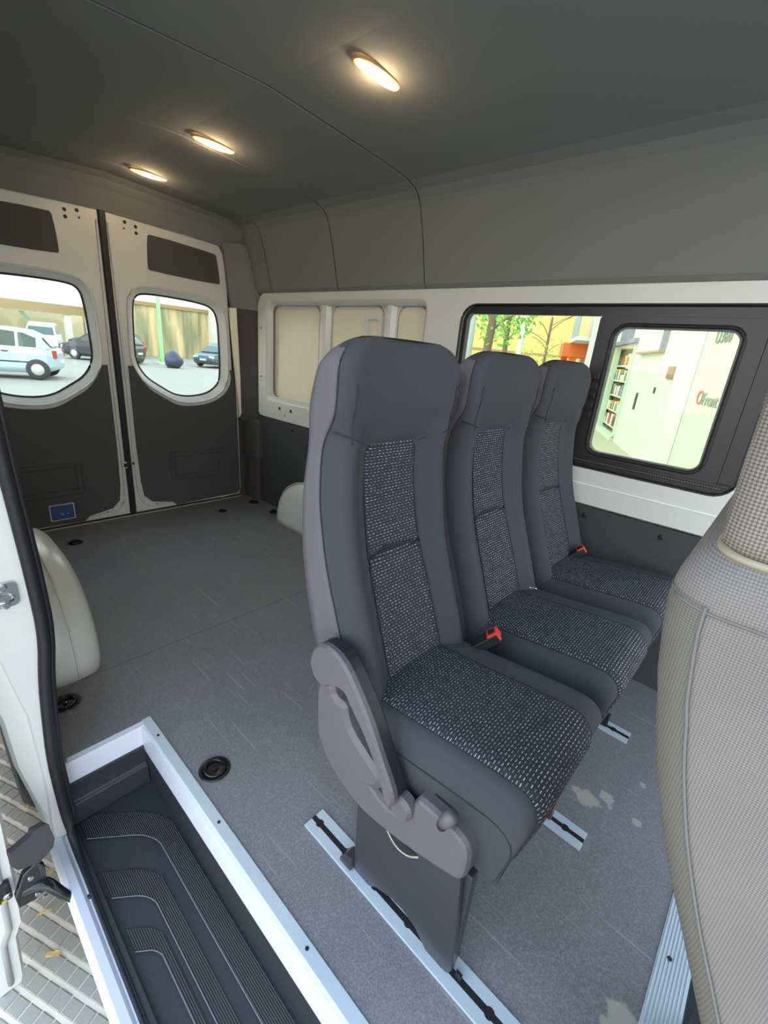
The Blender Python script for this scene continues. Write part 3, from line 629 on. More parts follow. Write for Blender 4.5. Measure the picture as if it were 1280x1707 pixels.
def make_seat(loc, label, first):
    t = thing('passenger_seat', label, 'seat', loc, 0, 'three high-backed passenger seats in a row')
    # ---- backrest
    rows = [section(z) for z in [.40+.0125*i for i in range(0, 59)]]      # up to 1.125
    zt, r = 1.187, .062
    for k in range(1, 9):
        a = PI/2*k/8; z = zt-r+r*math.sin(a)
        S_ = section(z, .085*(1-math.cos(a)), .026*(1-math.cos(a)))
        for v in S_: v.z = z+.006*math.sin(a)*(1-(v.x/HW)**2)
        rows.append(S_)
    br_ = MB().loft(rows).build('backrest', SEATF, t, smooth=True)
    # plain lighter side panels (from the side seam backwards)
    for sd_ in (-1, 1):
        R_ = []
        for i in range(0, 63):
            z = .40+.0125*i
            z = min(z, 1.172); a = 0 if z <= zt-r else math.asin(min(1, (z-(zt-r))/r)); inx = .085*(1-math.cos(a)); iny = .026*(1-math.cos(a))
            hw = hw_at(z)-inx+.0012; yf = front_y(1, z)+iny+.002; yb = spl(YB, z)-iny-.012
            R_.append([Vector((sd_*hw, yf+(yb-yf)*q_/4, z)) for q_ in range(5)]+[Vector((sd_*(hw-.003), yf+(yb-yf)*q_/4, z)) for q_ in range(4,-1,-1)])
        MB().loft(R_).build('side_panel', SEATS, br_, smooth=True)
        pth = []
        for i in range(0, 62):
            z = min(.42+.0125*i, 1.172); a = 0 if z <= zt-r else math.asin(min(1, (z-(zt-r))/r))
            pth.append((sd_*(hw_at(z)-.085*(1-math.cos(a))+.0008), front_y(1, z)+.026*(1-math.cos(a))+.001, z))
        MB().tube(pth, .0016, 5).build('seam', PIPE, br_, smooth=True)
        # seam from the insert corner out to the bolster and up beside the head pad
        mb = MB().tube([(sd_*(.088+(HW-.092)*k/10), front_y((.088+(HW-.092)*k/10)/HW, .982+.035*k/10)-.001, .982+.035*k/10) for k in range(11)], .0014, 5)
        mb.tube([(sd_*.158, front_y(.158/HW, z)-.001, z) for z in [.995+.0125*i for i in range(10)]], .0011, 5)
        mb.build('seam', PIPE, br_, smooth=True)
    # ---- patterned inserts following the front surface
    def insert(z0, z1, arch0, arch1, name):
        nx, nz = 18, 20; front = []; back = []
        for j in range(nz+1):
            v = j/nz; row = []; rb = []
            for i in range(nx+1):
                u = -1+2*i/nx
                zb = z0+arch0*(1-u*u); ztp = z1+arch1*(1-u*u)
                z = zb+(ztp-zb)*v
                hwid = .083+.010*sm(.98,.6,z)*0+ .012*(1-sm(.5,.95,z))
                cornr = 0
                if z1 > .9 and v > .9: cornr = .016*((v-.9)/.1)**2
                x = u*(hwid-cornr)
                edge = min(1, min((1-abs(u))*hwid, (z-zb), (ztp-z))/.012); lift = .0015+.0075*math.sqrt(max(0, edge*(2-edge)))
                row.append(Vector((x, front_y(x/HW, min(z,.972))-lift, z))); rb.append(Vector((x, front_y(x/HW, min(z,.972))+.006, z)))
            front.append(row); back.append(rb)
        V = [v for r_ in front for v in r_]+[v for r_ in back for v in r_]; n = nx+1; off = n*(nz+1); Fc = []
        for j in range(nz):
            for i in range(nx):
                Fc.append((j*n+i, j*n+i+1, (j+1)*n+i+1, (j+1)*n+i)); Fc.append((off+j*n+i, off+(j+1)*n+i, off+(j+1)*n+i+1, off+j*n+i+1))
        for i in range(nx): Fc += [(i, off+i, off+i+1, i+1), (nz*n+i, nz*n+i+1, off+nz*n+i+1, off+nz*n+i)]
        for j in range(nz): Fc += [(j*n, (j+1)*n, off+(j+1)*n, off+j*n), (j*n+nx, off+j*n+nx, off+(j+1)*n+nx, (j+1)*n+nx)]
        raw(name, V, Fc, DASH, br_, smooth=True, uv=lambda c: (c.x, c.z))
        lp_ = [r_[0] for r_ in front]+front[-1][1:]+[r_[-1] for r_ in front[::-1]][1:]
        MB().tube([v+Vector((0,-.0008,0)) for v in lp_], .0019, 5).build('seam', PIPE, br_, smooth=True)
    insert(.735, .985, .012, .003, 'upper_insert'); insert(.43, .731, 0, .012, 'lower_insert')
    # ---- cushion: rows along y (rear to front and down)
    def ctop(y): return spl([(.12,.500),(.16,.508),(.25,.502),(.35,.490),(.45,.480),(.56,.474)], y)
    YY = [.565,.53,.48,.42,.36,.30,.25,.21,.18,.16]
    def csec(y, zt_, zb_, ux=0):
        P = []; N = 30; xl, xr = -.190+ux, .196-ux
        for k in range(N+1):
            u = -1+2*k/N; u = math.copysign(abs(u)**.8, u); x = (xl+xr)/2+(xr-xl)/2*u
            z = zt_+.006*(1-u*u)-.055*max(0,(abs(u)-.80)/.20)**2.3
            if abs(u) > .62 and u > 0: z += 0
            P.append((x, z))
        return P+[(xr, zb_+.02),(xr-.02, zb_),(xl+.02, zb_),(xl, zb_+.02)]
    rows = []
    for y in YY: rows.append([Vector((x,y,z)) for x,z in csec(y, ctop(y), .335-.04*sm(.4,.16,y) if False else (.335 if y > .3 else .335-.035*(.3-y)/.14))])
    R0 = .042
    FS = lambda z: .040*max(0, min(1, (.466-z)/.166))
    for k in range(1, 9):                                # front nose: rotate sections over the edge
        a = PI/2*k/8; yy = .16-R0*math.sin(a)-.0; dz = R0*(1-math.cos(a))
        rows.append([Vector((x, yy+FS(z-dz if z > .44 else z)*k/8, z-dz if z > .44 else z)) for x, z in csec(.16, ctop(.16), .300, .004*k/8)])
    last = rows[-1]
    for dy_, sq, lift_ in ((0,1,0),(.001,.995,.004)):
        rows.append([Vector((v.x*sq, v.y-.0006+dy_, v.z+(lift_ if v.z < .34 else 0))) for v in last])
    cu = MB().loft(rows).build('seat_cushion', SEATF, t, smooth=True)
    # front face of cushion slopes back: lower front
    # insert on cushion top
    nx, ny = 16, 26; V = []; Vb = []
    path = [(y, ctop(y), 0) for y in [.53-.0155*k for k in range(24)]]
    pts = [(y, ctop(y)) for y in [.53-.37*k/20 for k in range(21)]]
    for k in range(1, 9):
        a = PI/2*k/8; pts.append((.16-R0*math.sin(a), ctop(.16)-R0*(1-math.cos(a))))
    for q_ in (.44,.41,.38,.35,.325): pts.append((.1165+FS(q_), q_))
    ds = [0]
    for (a, b), (c, d) in zip(pts, pts[1:]): ds.append(ds[-1]+math.hypot(a-c, b-d))
    for j, (y, z) in enumerate(pts):
        nrm_a = 0 if j <= 20 else min(1, (j-20)/8)*PI/2
        for i in range(nx+1):
            u = -1+2*i/nx; x = -.028+.125*u
            e = min(1, min((1-abs(u))*.125, ds[j]+.001, ds[-1]-ds[j]+.001)/.014); lift = .001+.0055*math.sqrt(e*(2-e))
            xu = (x-.003)/.193; zc = z+.006*(1-min(1,abs(xu))**2)*(math.cos(nrm_a))
            V.append(Vector((x, y-lift*math.sin(nrm_a), zc+lift*math.cos(nrm_a)))); Vb.append(Vector((x, y+.01*math.sin(nrm_a), zc-.01*math.cos(nrm_a))))
    n = nx+1; off = len(V); Fc = []; ny = len(pts)-1
    for j in range(ny):
        for i in range(nx):
            Fc.append((j*n+i, j*n+i+1, (j+1)*n+i+1, (j+1)*n+i)); Fc.append((off+j*n+i, off+(j+1)*n+i, off+(j+1)*n+i+1, off+j*n+i+1))
    for i in range(nx): Fc += [(i, off+i, off+i+1, i+1), (ny*n+i, ny*n+i+1, off+ny*n+i+1, off+ny*n+i)]
    for j in range(ny): Fc += [(j*n, (j+1)*n, off+(j+1)*n, off+j*n), (j*n+nx, off+j*n+nx, off+(j+1)*n+nx, (j+1)*n+nx)]
    MB().tube([V[j*n] for j in range(ny+1)], .0015, 5).build('seam', PIPE, cu, smooth=True)
    MB().tube([V[j*n+nx] for j in range(ny+1)], .0015, 5).build('seam', PIPE, cu, smooth=True)
    me_uv = {}
    for j in range(ny+1):
        for i in range(n): me_uv[j*n+i] = ds[j]
    o = raw('seat_insert', V+Vb, Fc, DASH, cu, smooth=True)
    l = o.data.uv_layers.new(name='UVMap')
    for lp_ in o.data.loops:
        vi = lp_.vertex_index % off; l.data[lp_.index].uv = (o.data.vertices[lp_.vertex_index].co.x, me_uv[vi])
    # seam line along both sides of the cushion
    for sd_ in (-1, 1):
        xx = .0028+sd_*.1935
        p_ = [(xx-.0, y, ctop(y)-.055) for y in (.52,.4,.3,.22,.17)]+[(xx-sd_*.001,.150,.444),(xx-sd_*.002,.136,.428),(xx-sd_*.003,.134,.400),(xx-sd_*.003,.150,.33)]
        MB().tube(smooth_path(p_,1), .0015, 5).build('seam', PIPE, cu, smooth=True)
    # ---- under frame and legs
    uf = MB().box((-.17,.20,.27),(.17,.24,.305)).box((-.17,.44,.27),(.17,.48,.305)).box((-.17,.20,.285),(-.14,.50,.335)).box((.14,.20,.285),(.17,.50,.335))
    uf.build('under_frame', BLACK, t, bevel=.003)
    return t, br_, cu
SX = [.632, 1.0655, 1.499]
seats = [make_seat((SX[0],0,0), 'dark high-backed seat nearest the entry step, with folding armrest and dashed fabric', True)]
def copy_seat(i, lab):
    src = seats[0][0]; return dup(src, (SX[i],0,0), 0, lab)
s2 = copy_seat(1, 'middle one of the three dark high-backed seats, patterned inserts'); s3 = copy_seat(2, 'dark high-backed seat farthest from the entry step, beside the window wall')
s1 = seats[0][0]; ox = SX[0]
def onseat(mb, name, m, parent, sx, **k):
    for v in mb.V: v.x -= sx
    return mb.build(name, m, parent, **k)
# leg plate with the arch cut-out and finger slot
LP = [(.470,.26),(.462,.008),(.412,.006),(.385,.030),(.350,.044),(.310,.048),(.282,.040),(.262,.022),(.246,.006),(.205,.006),(.190,.010),(.183,.03),(.205,.30),(.21,.36),(.46,.36)]
SLOT = [(.378,.226),(.360,.212),(.341,.208),(.318,.215),(.296,.236),(.330,.236),(.355,.236)]
onseat(MB().plate([LP], lambda y,z:(.436,y,z), lambda y,z:(.452,y,z)), 'leg', LEGP, s1, ox, bevel=.004)
onseat(MB().box((.452,.188,.012),(.475,.205,.28)).box((.452,.44,.012),(.475,.455,.28)).box((.44,.2,.28),(.50,.46,.30)), 'leg_flange', mat('leg_side_plastic', (50,50,53), .45), s1, ox, bevel=.003)
o = onseat(MB().plate([SLOT], lambda y,z:(.4348,y,z), lambda y,z:(.437,y,z)), 'finger_slot', DARKM, s1, ox)
onseat(MB().tube([(.4352,y,z) for y,z in smooth_path([(0,.378,.227),(0,.360,.211),(0,.341,.206),(0,.318,.213),(0,.296,.236)],1) for y,z in []] if 0 else [(.4352,p.y,p.z) for p in smooth_path([(0,.378,.227),(0,.360,.211),(0,.341,.206),(0,.318,.213),(0,.296,.236)],1)], .0022, 6), 'slot_edge', mat('slot_brass', (168,156,136), .3), s1, ox, smooth=True)  # glare along the slot, painted as a thin pale tube
onseat(MB().loft([[Vector((x,.462,.007)),Vector((x,.500,.007)),Vector((x,.498,.02)),Vector((x,.482,.045)),Vector((x,.462,.05))] for x in (.425,.455)]), 'rail_clamp', LEGP, s1, ox, bevel=.003)
onseat(MB().box((.446,.165,.0065),(.452,.178,.022)), 'rail_lever', BLACK, s1, ox)
for (sobj, sx, xr) in ((s2, SX[1], .915),(s3, SX[2], 1.389)):
    onseat(MB().plate([[(.46,.007),(.40,.007),(.36,.05),(.28,.05),(.24,.007),(.19,.007),(.20,.30),(.46,.30)]], lambda y,z:(xr-.008,y,z), lambda y,z:(xr+.008,y,z)), 'leg', BLACK, sobj, sx, bevel=.002)
    onseat(MB().box((xr-.012,.175,.0065),(xr+.012,.20,.05)), 'rail_clamp', mat('rust_red_clamp', (92,46,42), .5) if xr < 1 else BLACK, sobj, sx, bevel=.002)
# side cover under the armrest
CV = [(.592,.475),(.588,.40),(.578,.32),(.545,.283),(.50,.262),(.446,.246),(.40,.248),(.344,.258),(.28,.275),(.212,.297),(.192,.310),(.188,.36),(.192,.388),(.206,.403),(.230,.408),(.290,.410),(.310,.405),(.322,.345),(.36,.320),(.40,.325),(.45,.362),(.50,.402),(.53,.445),(.55,.50)]
CVs = smooth_loop(CV, 1)
onseat(MB().loft([[Vector((.452,y,z)) for y,z in CVs],[Vector((.424,y,z)) for y,z in CVs],[Vector((.416,y,z)) for y,z in offset(CVs,-.004)],[Vector((.413,y,z)) for y,z in offset(CVs,-.010)]], True, False).plate([offset(CVs,-.010)], lambda y,z:(.413,y,z), lambda y,z:(.414,y,z)), 'side_cover', COVER, s1, ox, smooth=False)
# raised inner shoulder rising to the backrest hinge
SH = smooth_loop([(.590,.50),(.588,.40),(.580,.345),(.555,.325),(.513,.322),(.457,.325),(.415,.335),(.392,.352),(.384,.375),(.392,.392),(.430,.412),(.474,.438),(.491,.462),(.498,.490),(.530,.490),(.538,.512),(.56,.515)],1)
onseat(MB().loft([[Vector((.440,y,z)) for y,z in SH],[Vector((.412,y,z)) for y,z in SH],[Vector((.404,y,z)) for y,z in offset(SH,-.012)]], True, False).plate([offset(SH,-.012)], lambda y,z:(.404,y,z), lambda y,z:(.405,y,z)), 'hinge_cover', COVER, s1, ox, smooth=False)
onseat(MB().lathe([(.026,-.002),(.026,-.02),(.020,-.028)], (.428,.334,.362), 'X', 20), 'pivot_socket', COVER, s1, ox, smooth=False)
# armrest, folded down
AR = smooth_loop([(.592,.545),(.590,.570),(.578,.598),(.55,.617),(.515,.615),(.486,.600),(.451,.563),(.414,.516),(.379,.459),(.349,.414),(.338,.388),(.342,.370),(.352,.366),(.365,.378),(.380,.412),(.401,.448),(.431,.486),(.466,.520),(.483,.540),(.50,.541),(.526,.531),(.545,.514),(.575,.518)],1)
arm = onseat(MB().loft([[Vector((.432,y,z)) for y,z in offset(AR,-.006)],[Vector((.426,y,z)) for y,z in AR],[Vector((.402,y,z)) for y,z in AR]],True,False).plate([offset(AR,-.006)], lambda y,z:(.432,y,z), lambda y,z:(.4318,y,z)), 'armrest', ARMD, s1, ox, smooth=False)
onseat(MB().loft([[Vector((.4025,y,z)) for y,z in AR],[Vector((.392,y,z)) for y,z in AR],[Vector((.386,y,z)) for y,z in offset(AR,-.005)]],True,False).plate([offset(AR,-.005)], lambda y,z:(.386,y,z), lambda y,z:(.387,y,z)), 'armrest_shell', COVER, arm, ox, smooth=False)
# recline lever
onseat(MB().tube([(.43,.255,.392),(.41,.248,.405),(.400,.242,.415)], [.006,.007,.009], 10), 'recline_lever', BLACK, s1, ox, smooth=True)
onseat(MB().tube([(.408,.247,.405),(.403,.236,.432),(.399,.226,.456)], [.009,.0125,.0115], 14), 'lever_knob', COVER, s1, ox, smooth=True)
onseat(MB().box((.441,.245,.375),(.4445,.285,.415)), 'lever_slot', DARKM, s1, ox)
# belt buckles
def buckle(parent, sx, c, rz, red=True):
    R_ = Matrix.Rotation(rz, 4, 'Z') @ Matrix.Rotation(-.75, 4, 'X') @ Matrix.Scale(1.3,4)
    L_ = Matrix.Translation(Vector(c)-Vector((sx,0,0))) @ R_
    mb = MB().box((-.014,-.030,-.010),(.014,.028,.010), L_)
    b_ = mb.build('buckle', BLACK, parent, bevel=.003)
    MB().box((-.0125,-.0325,-.006),(.0125,-.010,.0125), L_).build('release_button', RED, b_, bevel=.002)
    MB().box((-.006,-.028,.0125),(.008,-.014,.0132), L_).build('button_slot', DARKM, b_)
    MB().box((-.012,.032,-.003),(-.002,.050,.003), L_).box((.003,.032,-.003),(.009,.052,.003), L_).build('stalk_plate', CHROME, b_)
    return b_
buckle(s1, SX[0], (.812,.415,.498), .55)
def tongue(parent, sx, c):
    L_ = Matrix.Translation(Vector(c)-Vector((sx,0,0))) @ Matrix.Rotation(.5, 4, 'Z') @ Matrix.Rotation(.5, 4, 'Y')
    P = rrect(-.014,-.012,.014,.012,.004); Q = rrect(-.008,-.005,.008,.007,.003)
    MB().plate([P,Q], lambda x,y: L_ @ Vector((x,y,.0015)), lambda x,y: L_ @ Vector((x,y,-.0015))).build('belt_tongue', CHROME, parent, bevel=.0005)
tongue(s2, SX[1], (1.165,.455,.508))
b3 = buckle(s3, SX[2], (1.59,.475,.496), .5)

# ------------------------------------------------------------------ front seat, cut by the right edge
fs = thing('front_seat', 'grey beige woven front seat filling the right edge, with headrest', 'seat', (.5,-.15,0))
FR = [(.40,-.185),(.5,-.145),(.6,-.099),(.658,-.071),(.74,-.034),(.824,-.002),(.91,.021),(.96,.031),(1.003,.036),(1.035,.034)]
FRs = [(.35+.02*i, spl(FR, .35+.02*i)) for i in range(34)]
def fsec(z, y, inx, iny):
    x0, x1 = .272+inx, .74-inx; yb, yf = y-iny, y-.145+iny
    P = []
    r_ = .040-inx*.2
    for (cx, cy, a0) in ((x0+r_, yb-r_, 90), (x0+r_, yf+r_, 180), (x1-r_, yf+r_, 270), (x1-r_, yb-r_, 0)):
        for k in range(7):
            a = math.radians(a0+90*k/6); P.append(Vector((cx+r_*math.cos(a), cy+r_*math.sin(a), z)))
    return P
rows = [fsec(z, y, 0, 0) for z, y in FRs]
yt = FRs[-1][1]; zt = FRs[-1][0]
for k in range(1, 8):
    a = PI/2*k/7; rows.append(fsec(zt+.045*math.sin(a), yt-.004*k/7, .05*(1-math.cos(a)), .035*(1-math.cos(a))))
for r_ in rows:
    for v in r_: v -= Vector((.5,-.15,0))
fb = MB().loft(rows).build('backrest', WEAVE, fs, smooth=True)
# vertical seam and side gusset strip along the rear corner
g = MB(); g2 = MB(); sp_ = []; 
for z, y in FRs:
    c = Vector((.272+.040, y-.040, z))
    pts_ = [c+Vector((.0408*math.cos(math.radians(a)), .0408*math.sin(math.radians(a)), 0)) for a in (92,108,124,140,152,162)]
    g.V += [p-Vector((.5,-.15,0)) for p in pts_]
    sp_.append(pts_[-1]-Vector((.5,-.15,0))+Vector((-.0006,0,0)))
n = 6
for i in range(len(FRs)-1):
    for j in range(n-1): g.F.append((i*n+j, i*n+j+1, (i+1)*n+j+1, (i+1)*n+j))
g.build('corner_gusset', WEAVEB, fb, smooth=True)
MB().tube(sp_, .0013, 6).build('seam', mat('front_seam', (108,104,100), .9), fb, smooth=True)
zz = 1.006
yz = spl(FR, zz)
MB().tube([Vector((v.x-.0004, v.y, v.z))-Vector((.5,-.15,0)) for v in fsec(zz, yz, -.0006, -.0006)[2:14]], .0011, 6).build('seam', bpy.data.materials['front_seam'], fb, smooth=True)
def hsec(z, inset):
    P = []; r_ = .03
    x0, x1, y1, y0 = .287+inset, .56-inset, .017-inset+ (z-1.04)*.03, -.105+inset
    for (cx, cy, a0) in ((x0+r_, y1-r_, 90), (x0+r_, y0+r_, 180), (x1-r_, y0+r_, 270), (x1-r_, y1-r_, 0)):
        for k in range(7):
            a = math.radians(a0+90*k/6); P.append(Vector((cx+r_*math.cos(a)-.5, cy+r_*math.sin(a)+.15, z)))
    return P
hr = MB().loft([hsec(1.047,.006),hsec(1.052,.001),hsec(1.06,0),hsec(1.12,0),hsec(1.20,0),hsec(1.28,0),hsec(1.30,.008),hsec(1.31,.022)]).build('headrest', WEAVEH, fs, smooth=True)
MB().loft([hsec(1.041,.010),hsec(1.043,.001),hsec(1.048,-.0008)]).build('headrest_trim', mat('headrest_base_trim', (150,140,118), .5), hr, smooth=True)
box('seat_base', (-.22,-.45,-.24),(.22,-.03,.40), SIDEP, fs, bevel=.02)

# ------------------------------------------------------------------ outside: ground
GZ = -.65
gr = sroot('ground')
box('road_surface', (-30,-20,GZ-.1),(90,110,GZ-.012), ROAD, gr)
box('tile_bed', (-1.6,-.8,GZ-.05),(.6,3.4,GZ-.0035), GROUT, gr)
# paving tiles: three long rows of small cells; joints follow the photograph's skewed grid
pa = at(0,1290+5,2,GZ)
th = 0.0
def px2(px, py): v = at(px, py, 2, GZ); return Vector((v.x, v.y, 0))
# wide joints run (0,1440)->(160,1560); narrow joints run (60,1690)->(140,1580)
a0, a1 = px2(40,1530), px2(180,1620); b0, b1 = px2(20,1640), px2(100,1560)
du = (a1-a0).normalized(); dv = Vector((-du.y, du.x, 0))
if dv.dot(b1-b0) < 0: dv = -dv
tv = bpy.data.meshes.new('paving_tile')
def tilemesh(w, h):
    V = []; 
    for z, i in ((GZ-.01,0),(GZ-.002,0),(GZ,.003)):
        V += [(-w/2+i,-h/2+i,z),(w/2-i,-h/2+i,z),(w/2-i,h/2-i,z),(-w/2+i,h/2-i,z)]
    Fc = [(0,3,2,1),(8,9,10,11)]
    for k in (0,4):
        for i in range(4): j = (i+1) % 4; Fc.append((k+i,k+j,k+j+4,k+i+4))
    tv.from_pydata(V, [], Fc); tv.materials.append(TILE)
PW, PH = .047, .0515
tilemesh(PW-.0035, PH-.0115)
org = px2(100,1560); ang = math.atan2(du.y, du.x)
cells = []
for i in range(-40, 41):
    for j in range(-16, 17):
        c = org+du*(i*PW)+dv*(j*PH)
        if -1.0 < c.x < .15 and .45 < c.y < 2.6:
            d = c-CAM; dep = Vector((c.x,c.y,GZ))-CAM
            cells.append((dep.length, c))
cells = [(l, c) for l, c in cells if c.x < .10 and c.x > -.55]
def inview(c):
    d = Vector((c.x,c.y,GZ))-CAM; zc = d.dot(fwd)
    if zc <= 0: return False
    x = 640+F*d.dot(R2)/zc; y = 853.5-F*d.dot(U2)/zc
    return -60 < x < 260 and 1180 < y < 1790
vis = [c for l, c in cells if inview(c)]
rest = [c for l, c in cells if not inview(c)]
for c in vis:
    o = bpy.data.objects.new('paving_tile', tv); COL.objects.link(o); o.parent = gr; o.location = (c.x,c.y,random.uniform(-.002,.001)); o.rotation_euler = (0,0,ang)
mb = MB()
for c in rest:
    R_ = Matrix.Translation((c.x,c.y,0)) @ Matrix.Rotation(ang,4,'Z'); mb.box((-PW/2+.0015,-PH/2+.005,GZ-.01),(PW/2-.0015,PH/2-.005,GZ), R_)
if rest: mb.build('paving_field', TILE, gr, kind='stuff')
lv = mat('dry_leaf', (214,180,110), .8)
for k, (px, py) in enumerate(((50,1340),(92,1447),(75,1520),(88,1590),(15,1645))):
    v = at(px, py, 2, GZ+.004); r_ = random.uniform(0,3)
    L_ = Matrix.Translation(v) @ Matrix.Rotation(r_,4,'Z'); w_ = .004 if k in (1,2) else .009
    P = [L_ @ Vector((.022*math.cos(a), w_*math.sin(a)*(1+.3*math.cos(2*a)), .002*math.cos(3*a))) for a in [2*PI*q_/12 for q_ in range(12)]]
    P2 = [p+Vector((0,0,.0015)) for p in P]
    o = MB().loft([P,P2]).build('fallen_leaf', lv); tag(o, ('dry leaf highest on the paving, near the tyre','thin dry leaf on the paving behind the roller arm','thin dry leaf on the paving just below the roller arm','dry leaf on the paving between door tip and white sill','dry leaf on the paving under the sliding door tip')[k], 'leaf', 'dry leaves on the paving')

# ------------------------------------------------------------------ outside: cars
CGL = mat('car_glass', (70,84,72), .08); TYR = mat('car_tyre', (60,60,58), .7); HUB = mat('hubcap', (200,204,204), .35, metal=.3); TRM = mat('car_trim', (58,60,60), .6)
LAMPR = mat('tail_lamp', (170,50,40), .3); LAMPW = mat('head_lamp', (225,228,225), .15); PLATE = mat('number_plate', (225,225,220), .5)
def car(name, label, loc, rz, paint, suv=False, L_=3.9, H_=1.5, W_=1.66):
    t = thing(name, label, 'car', loc, rz, None)
    s_ = L_/3.9; h = H_/1.5
    # lower body stations along x (front at -x): half width, zlow, zbelt
    st_ = [(-1.95,.55,.34,.60),(-1.86,.72,.24,.72),(-1.6,.80,.20,.82),(-1.1,.82,.19,.90),(-.4,.83,.19,.93),(.6,.83,.19,.95),(1.3,.82,.20,.97),(1.7,.78,.24,.97),(1.88,.70,.30,.92),(1.95,.55,.38,.80)]
    rows = []
    for x, w, z0, z1 in st_:
        w *= W_/1.66
        rows.append([Vector((x*s_, -w*.9, z0*h)),Vector((x*s_, -w, (z0+.12)*h)),Vector((x*s_, -w, (z1-.22)*h)),Vector((x*s_, -w*.93, z1*h)),Vector((x*s_, w*.93, z1*h)),Vector((x*s_, w, (z1-.22)*h)),Vector((x*s_, w, (z0+.12)*h)),Vector((x*s_, w*.9, z0*h))])
    bd = MB().loft(rows).build('body', paint, t, smooth=False, bevel=.04)
    gh = [(-1.15,.72,.90,.92),(-.55,.66,1.30,.93),(-.1,.62,1.46,.95),(.5,.61,1.50,.96),(1.15,.61,1.45,.97),(1.55,.62,1.28,.97),(1.80,.64,.98,.96)]
    rows = []
    for x, w, z1, z0 in gh:
        w *= W_/1.66
        rows.append([Vector((x*s_, -.76*W_/1.66, (z0-.03)*h)),Vector((x*s_, -w-.0*(z1-z0), z1*h)),Vector((x*s_, w, z1*h)),Vector((x*s_, .76*W_/1.66, (z0-.03)*h))])
    rf = MB().loft(rows).build('cabin', paint, t, smooth=False, bevel=.03)
    # side windows following the cabin flank
    def flank(x, z, s2):
        w = interp([(a, b) for a, b, _, _ in gh], x)*W_/1.66; zt_ = interp([(a, c) for a, _, c, _ in gh], x); zb = .92
        v = (z-zb)/max(.01,(zt_-zb)); return Vector((x*s_, s2*((.76*W_/1.66)*(1-v)+w*v+.012), z*h))
    for s2 in (-1, 1):
        for x0, x1 in ((-.72,.10),(.18,.92),(1.0,1.45)):
            P = []
            for x in [x0+(x1-x0)*k/6 for k in range(7)]: P.append(flank(x, .965, s2))
            for x in [x1-(x1-x0)*k/6 for k in range(7)]: P.append(flank(x, max(.975, interp([(a, c) for a, _, c, _ in gh], x)-.09), s2))
            Q = [p-Vector((0,s2*.01,0)) for p in P]; n_ = len(P)
            MB().loft([P,Q]).build('side_window', CGL, rf)
        MB().box((-1.2*s_, s2*.83*W_/1.66-.012, .50*h),(1.3*s_, s2*.83*W_/1.66+.012, .54*h)).build('side_moulding', TRM, bd)
        MB().box((.55*s_, s2*.835*W_/1.66-.015, .80*h),(.72*s_, s2*.835*W_/1.66+.015, .83*h)).build('door_handle', TRM, bd)
        for x in (-1.15, 1.42):
            w = t and MB().lathe([(.16,-.09),(.30,-.095),(.32,-.06),(.32,.06),(.30,.095),(.16,.09)], (0,0,0), 'Y', 28)
            for v in w.V: v += Vector((x*s_, s2*.76*W_/1.66, .32))
            wo = w.build('wheel', TYR, t, smooth=True)
            hb = MB().lathe([(.03,s2*.10),(.215,s2*.088),(.225,0)], (x*s_, s2*.76*W_/1.66, .32), 'Y', 24).build('hubcap', HUB, wo, smooth=True)
    MB().add([Vector((-1.12*s_,-.66,.94*h)),Vector((-1.12*s_,.66,.94*h)),Vector((-.60*s_,.58,1.28*h)),Vector((-.60*s_,-.58,1.28*h))]+[Vector((-1.15*s_,-.66,.955*h)),Vector((-1.15*s_,.66,.955*h)),Vector((-.63*s_,.58,1.295*h)),Vector((-.63*s_,-.58,1.295*h))], [(0,3,2,1),(4,5,6,7),(0,1,5,4),(1,2,6,5),(2,3,7,6),(3,0,4,7)]).build('windscreen', CGL, rf)
    MB().add([Vector((1.80*s_,-.6,1.0*h)),Vector((1.80*s_,.6,1.0*h)),Vector((1.60*s_,.55,1.26*h)),Vector((1.60*s_,-.55,1.26*h))]+[Vector((1.84*s_,-.6,1.01*h)),Vector((1.84*s_,.6,1.01*h)),Vector((1.64*s_,.55,1.27*h)),Vector((1.64*s_,-.55,1.27*h))], [(0,3,2,1),(4,5,6,7),(0,1,5,4),(1,2,6,5),(2,3,7,6),(3,0,4,7)]).build('rear_window', CGL, rf)
    for s2 in (-1, 1):
        MB().box((-1.93*s_, s2*.52-.16, .58*h),(-1.78*s_, s2*.52+.16, .70*h)).build('headlight', LAMPW, bd, bevel=.02)
        MB().box((1.84*s_, s2*.62-.09, .66*h),(1.95*s_, s2*.62+.09, .90*h)).build('tail_light', LAMPR, bd, bevel=.02)
    MB().box((-1.985*s_,-.5,.30*h),(-1.90*s_,.5,.44*h)).build('grille', TRM, bd, bevel=.01)
    MB().box((-2.0*s_,-.2,.44*h),(-1.95*s_,.2,.54*h)).build('number_plate', PLATE, bd)
    MB().box((1.93*s_,-.2,.50*h),(1.99*s_,.2,.60*h)).build('number_plate', PLATE, bd)
    return t
SILV = mat('silver_blue_paint', (176,196,204), .3, metal=.3); CBLK = mat('black_paint', (52,56,62), .25); CWHT = mat('white_car_paint', (225,226,222), .3); CTEAL = mat('dark_teal_paint', (58,84,88), .25); CDGR = mat('dark_grey_paint', (88,86,82), .3)
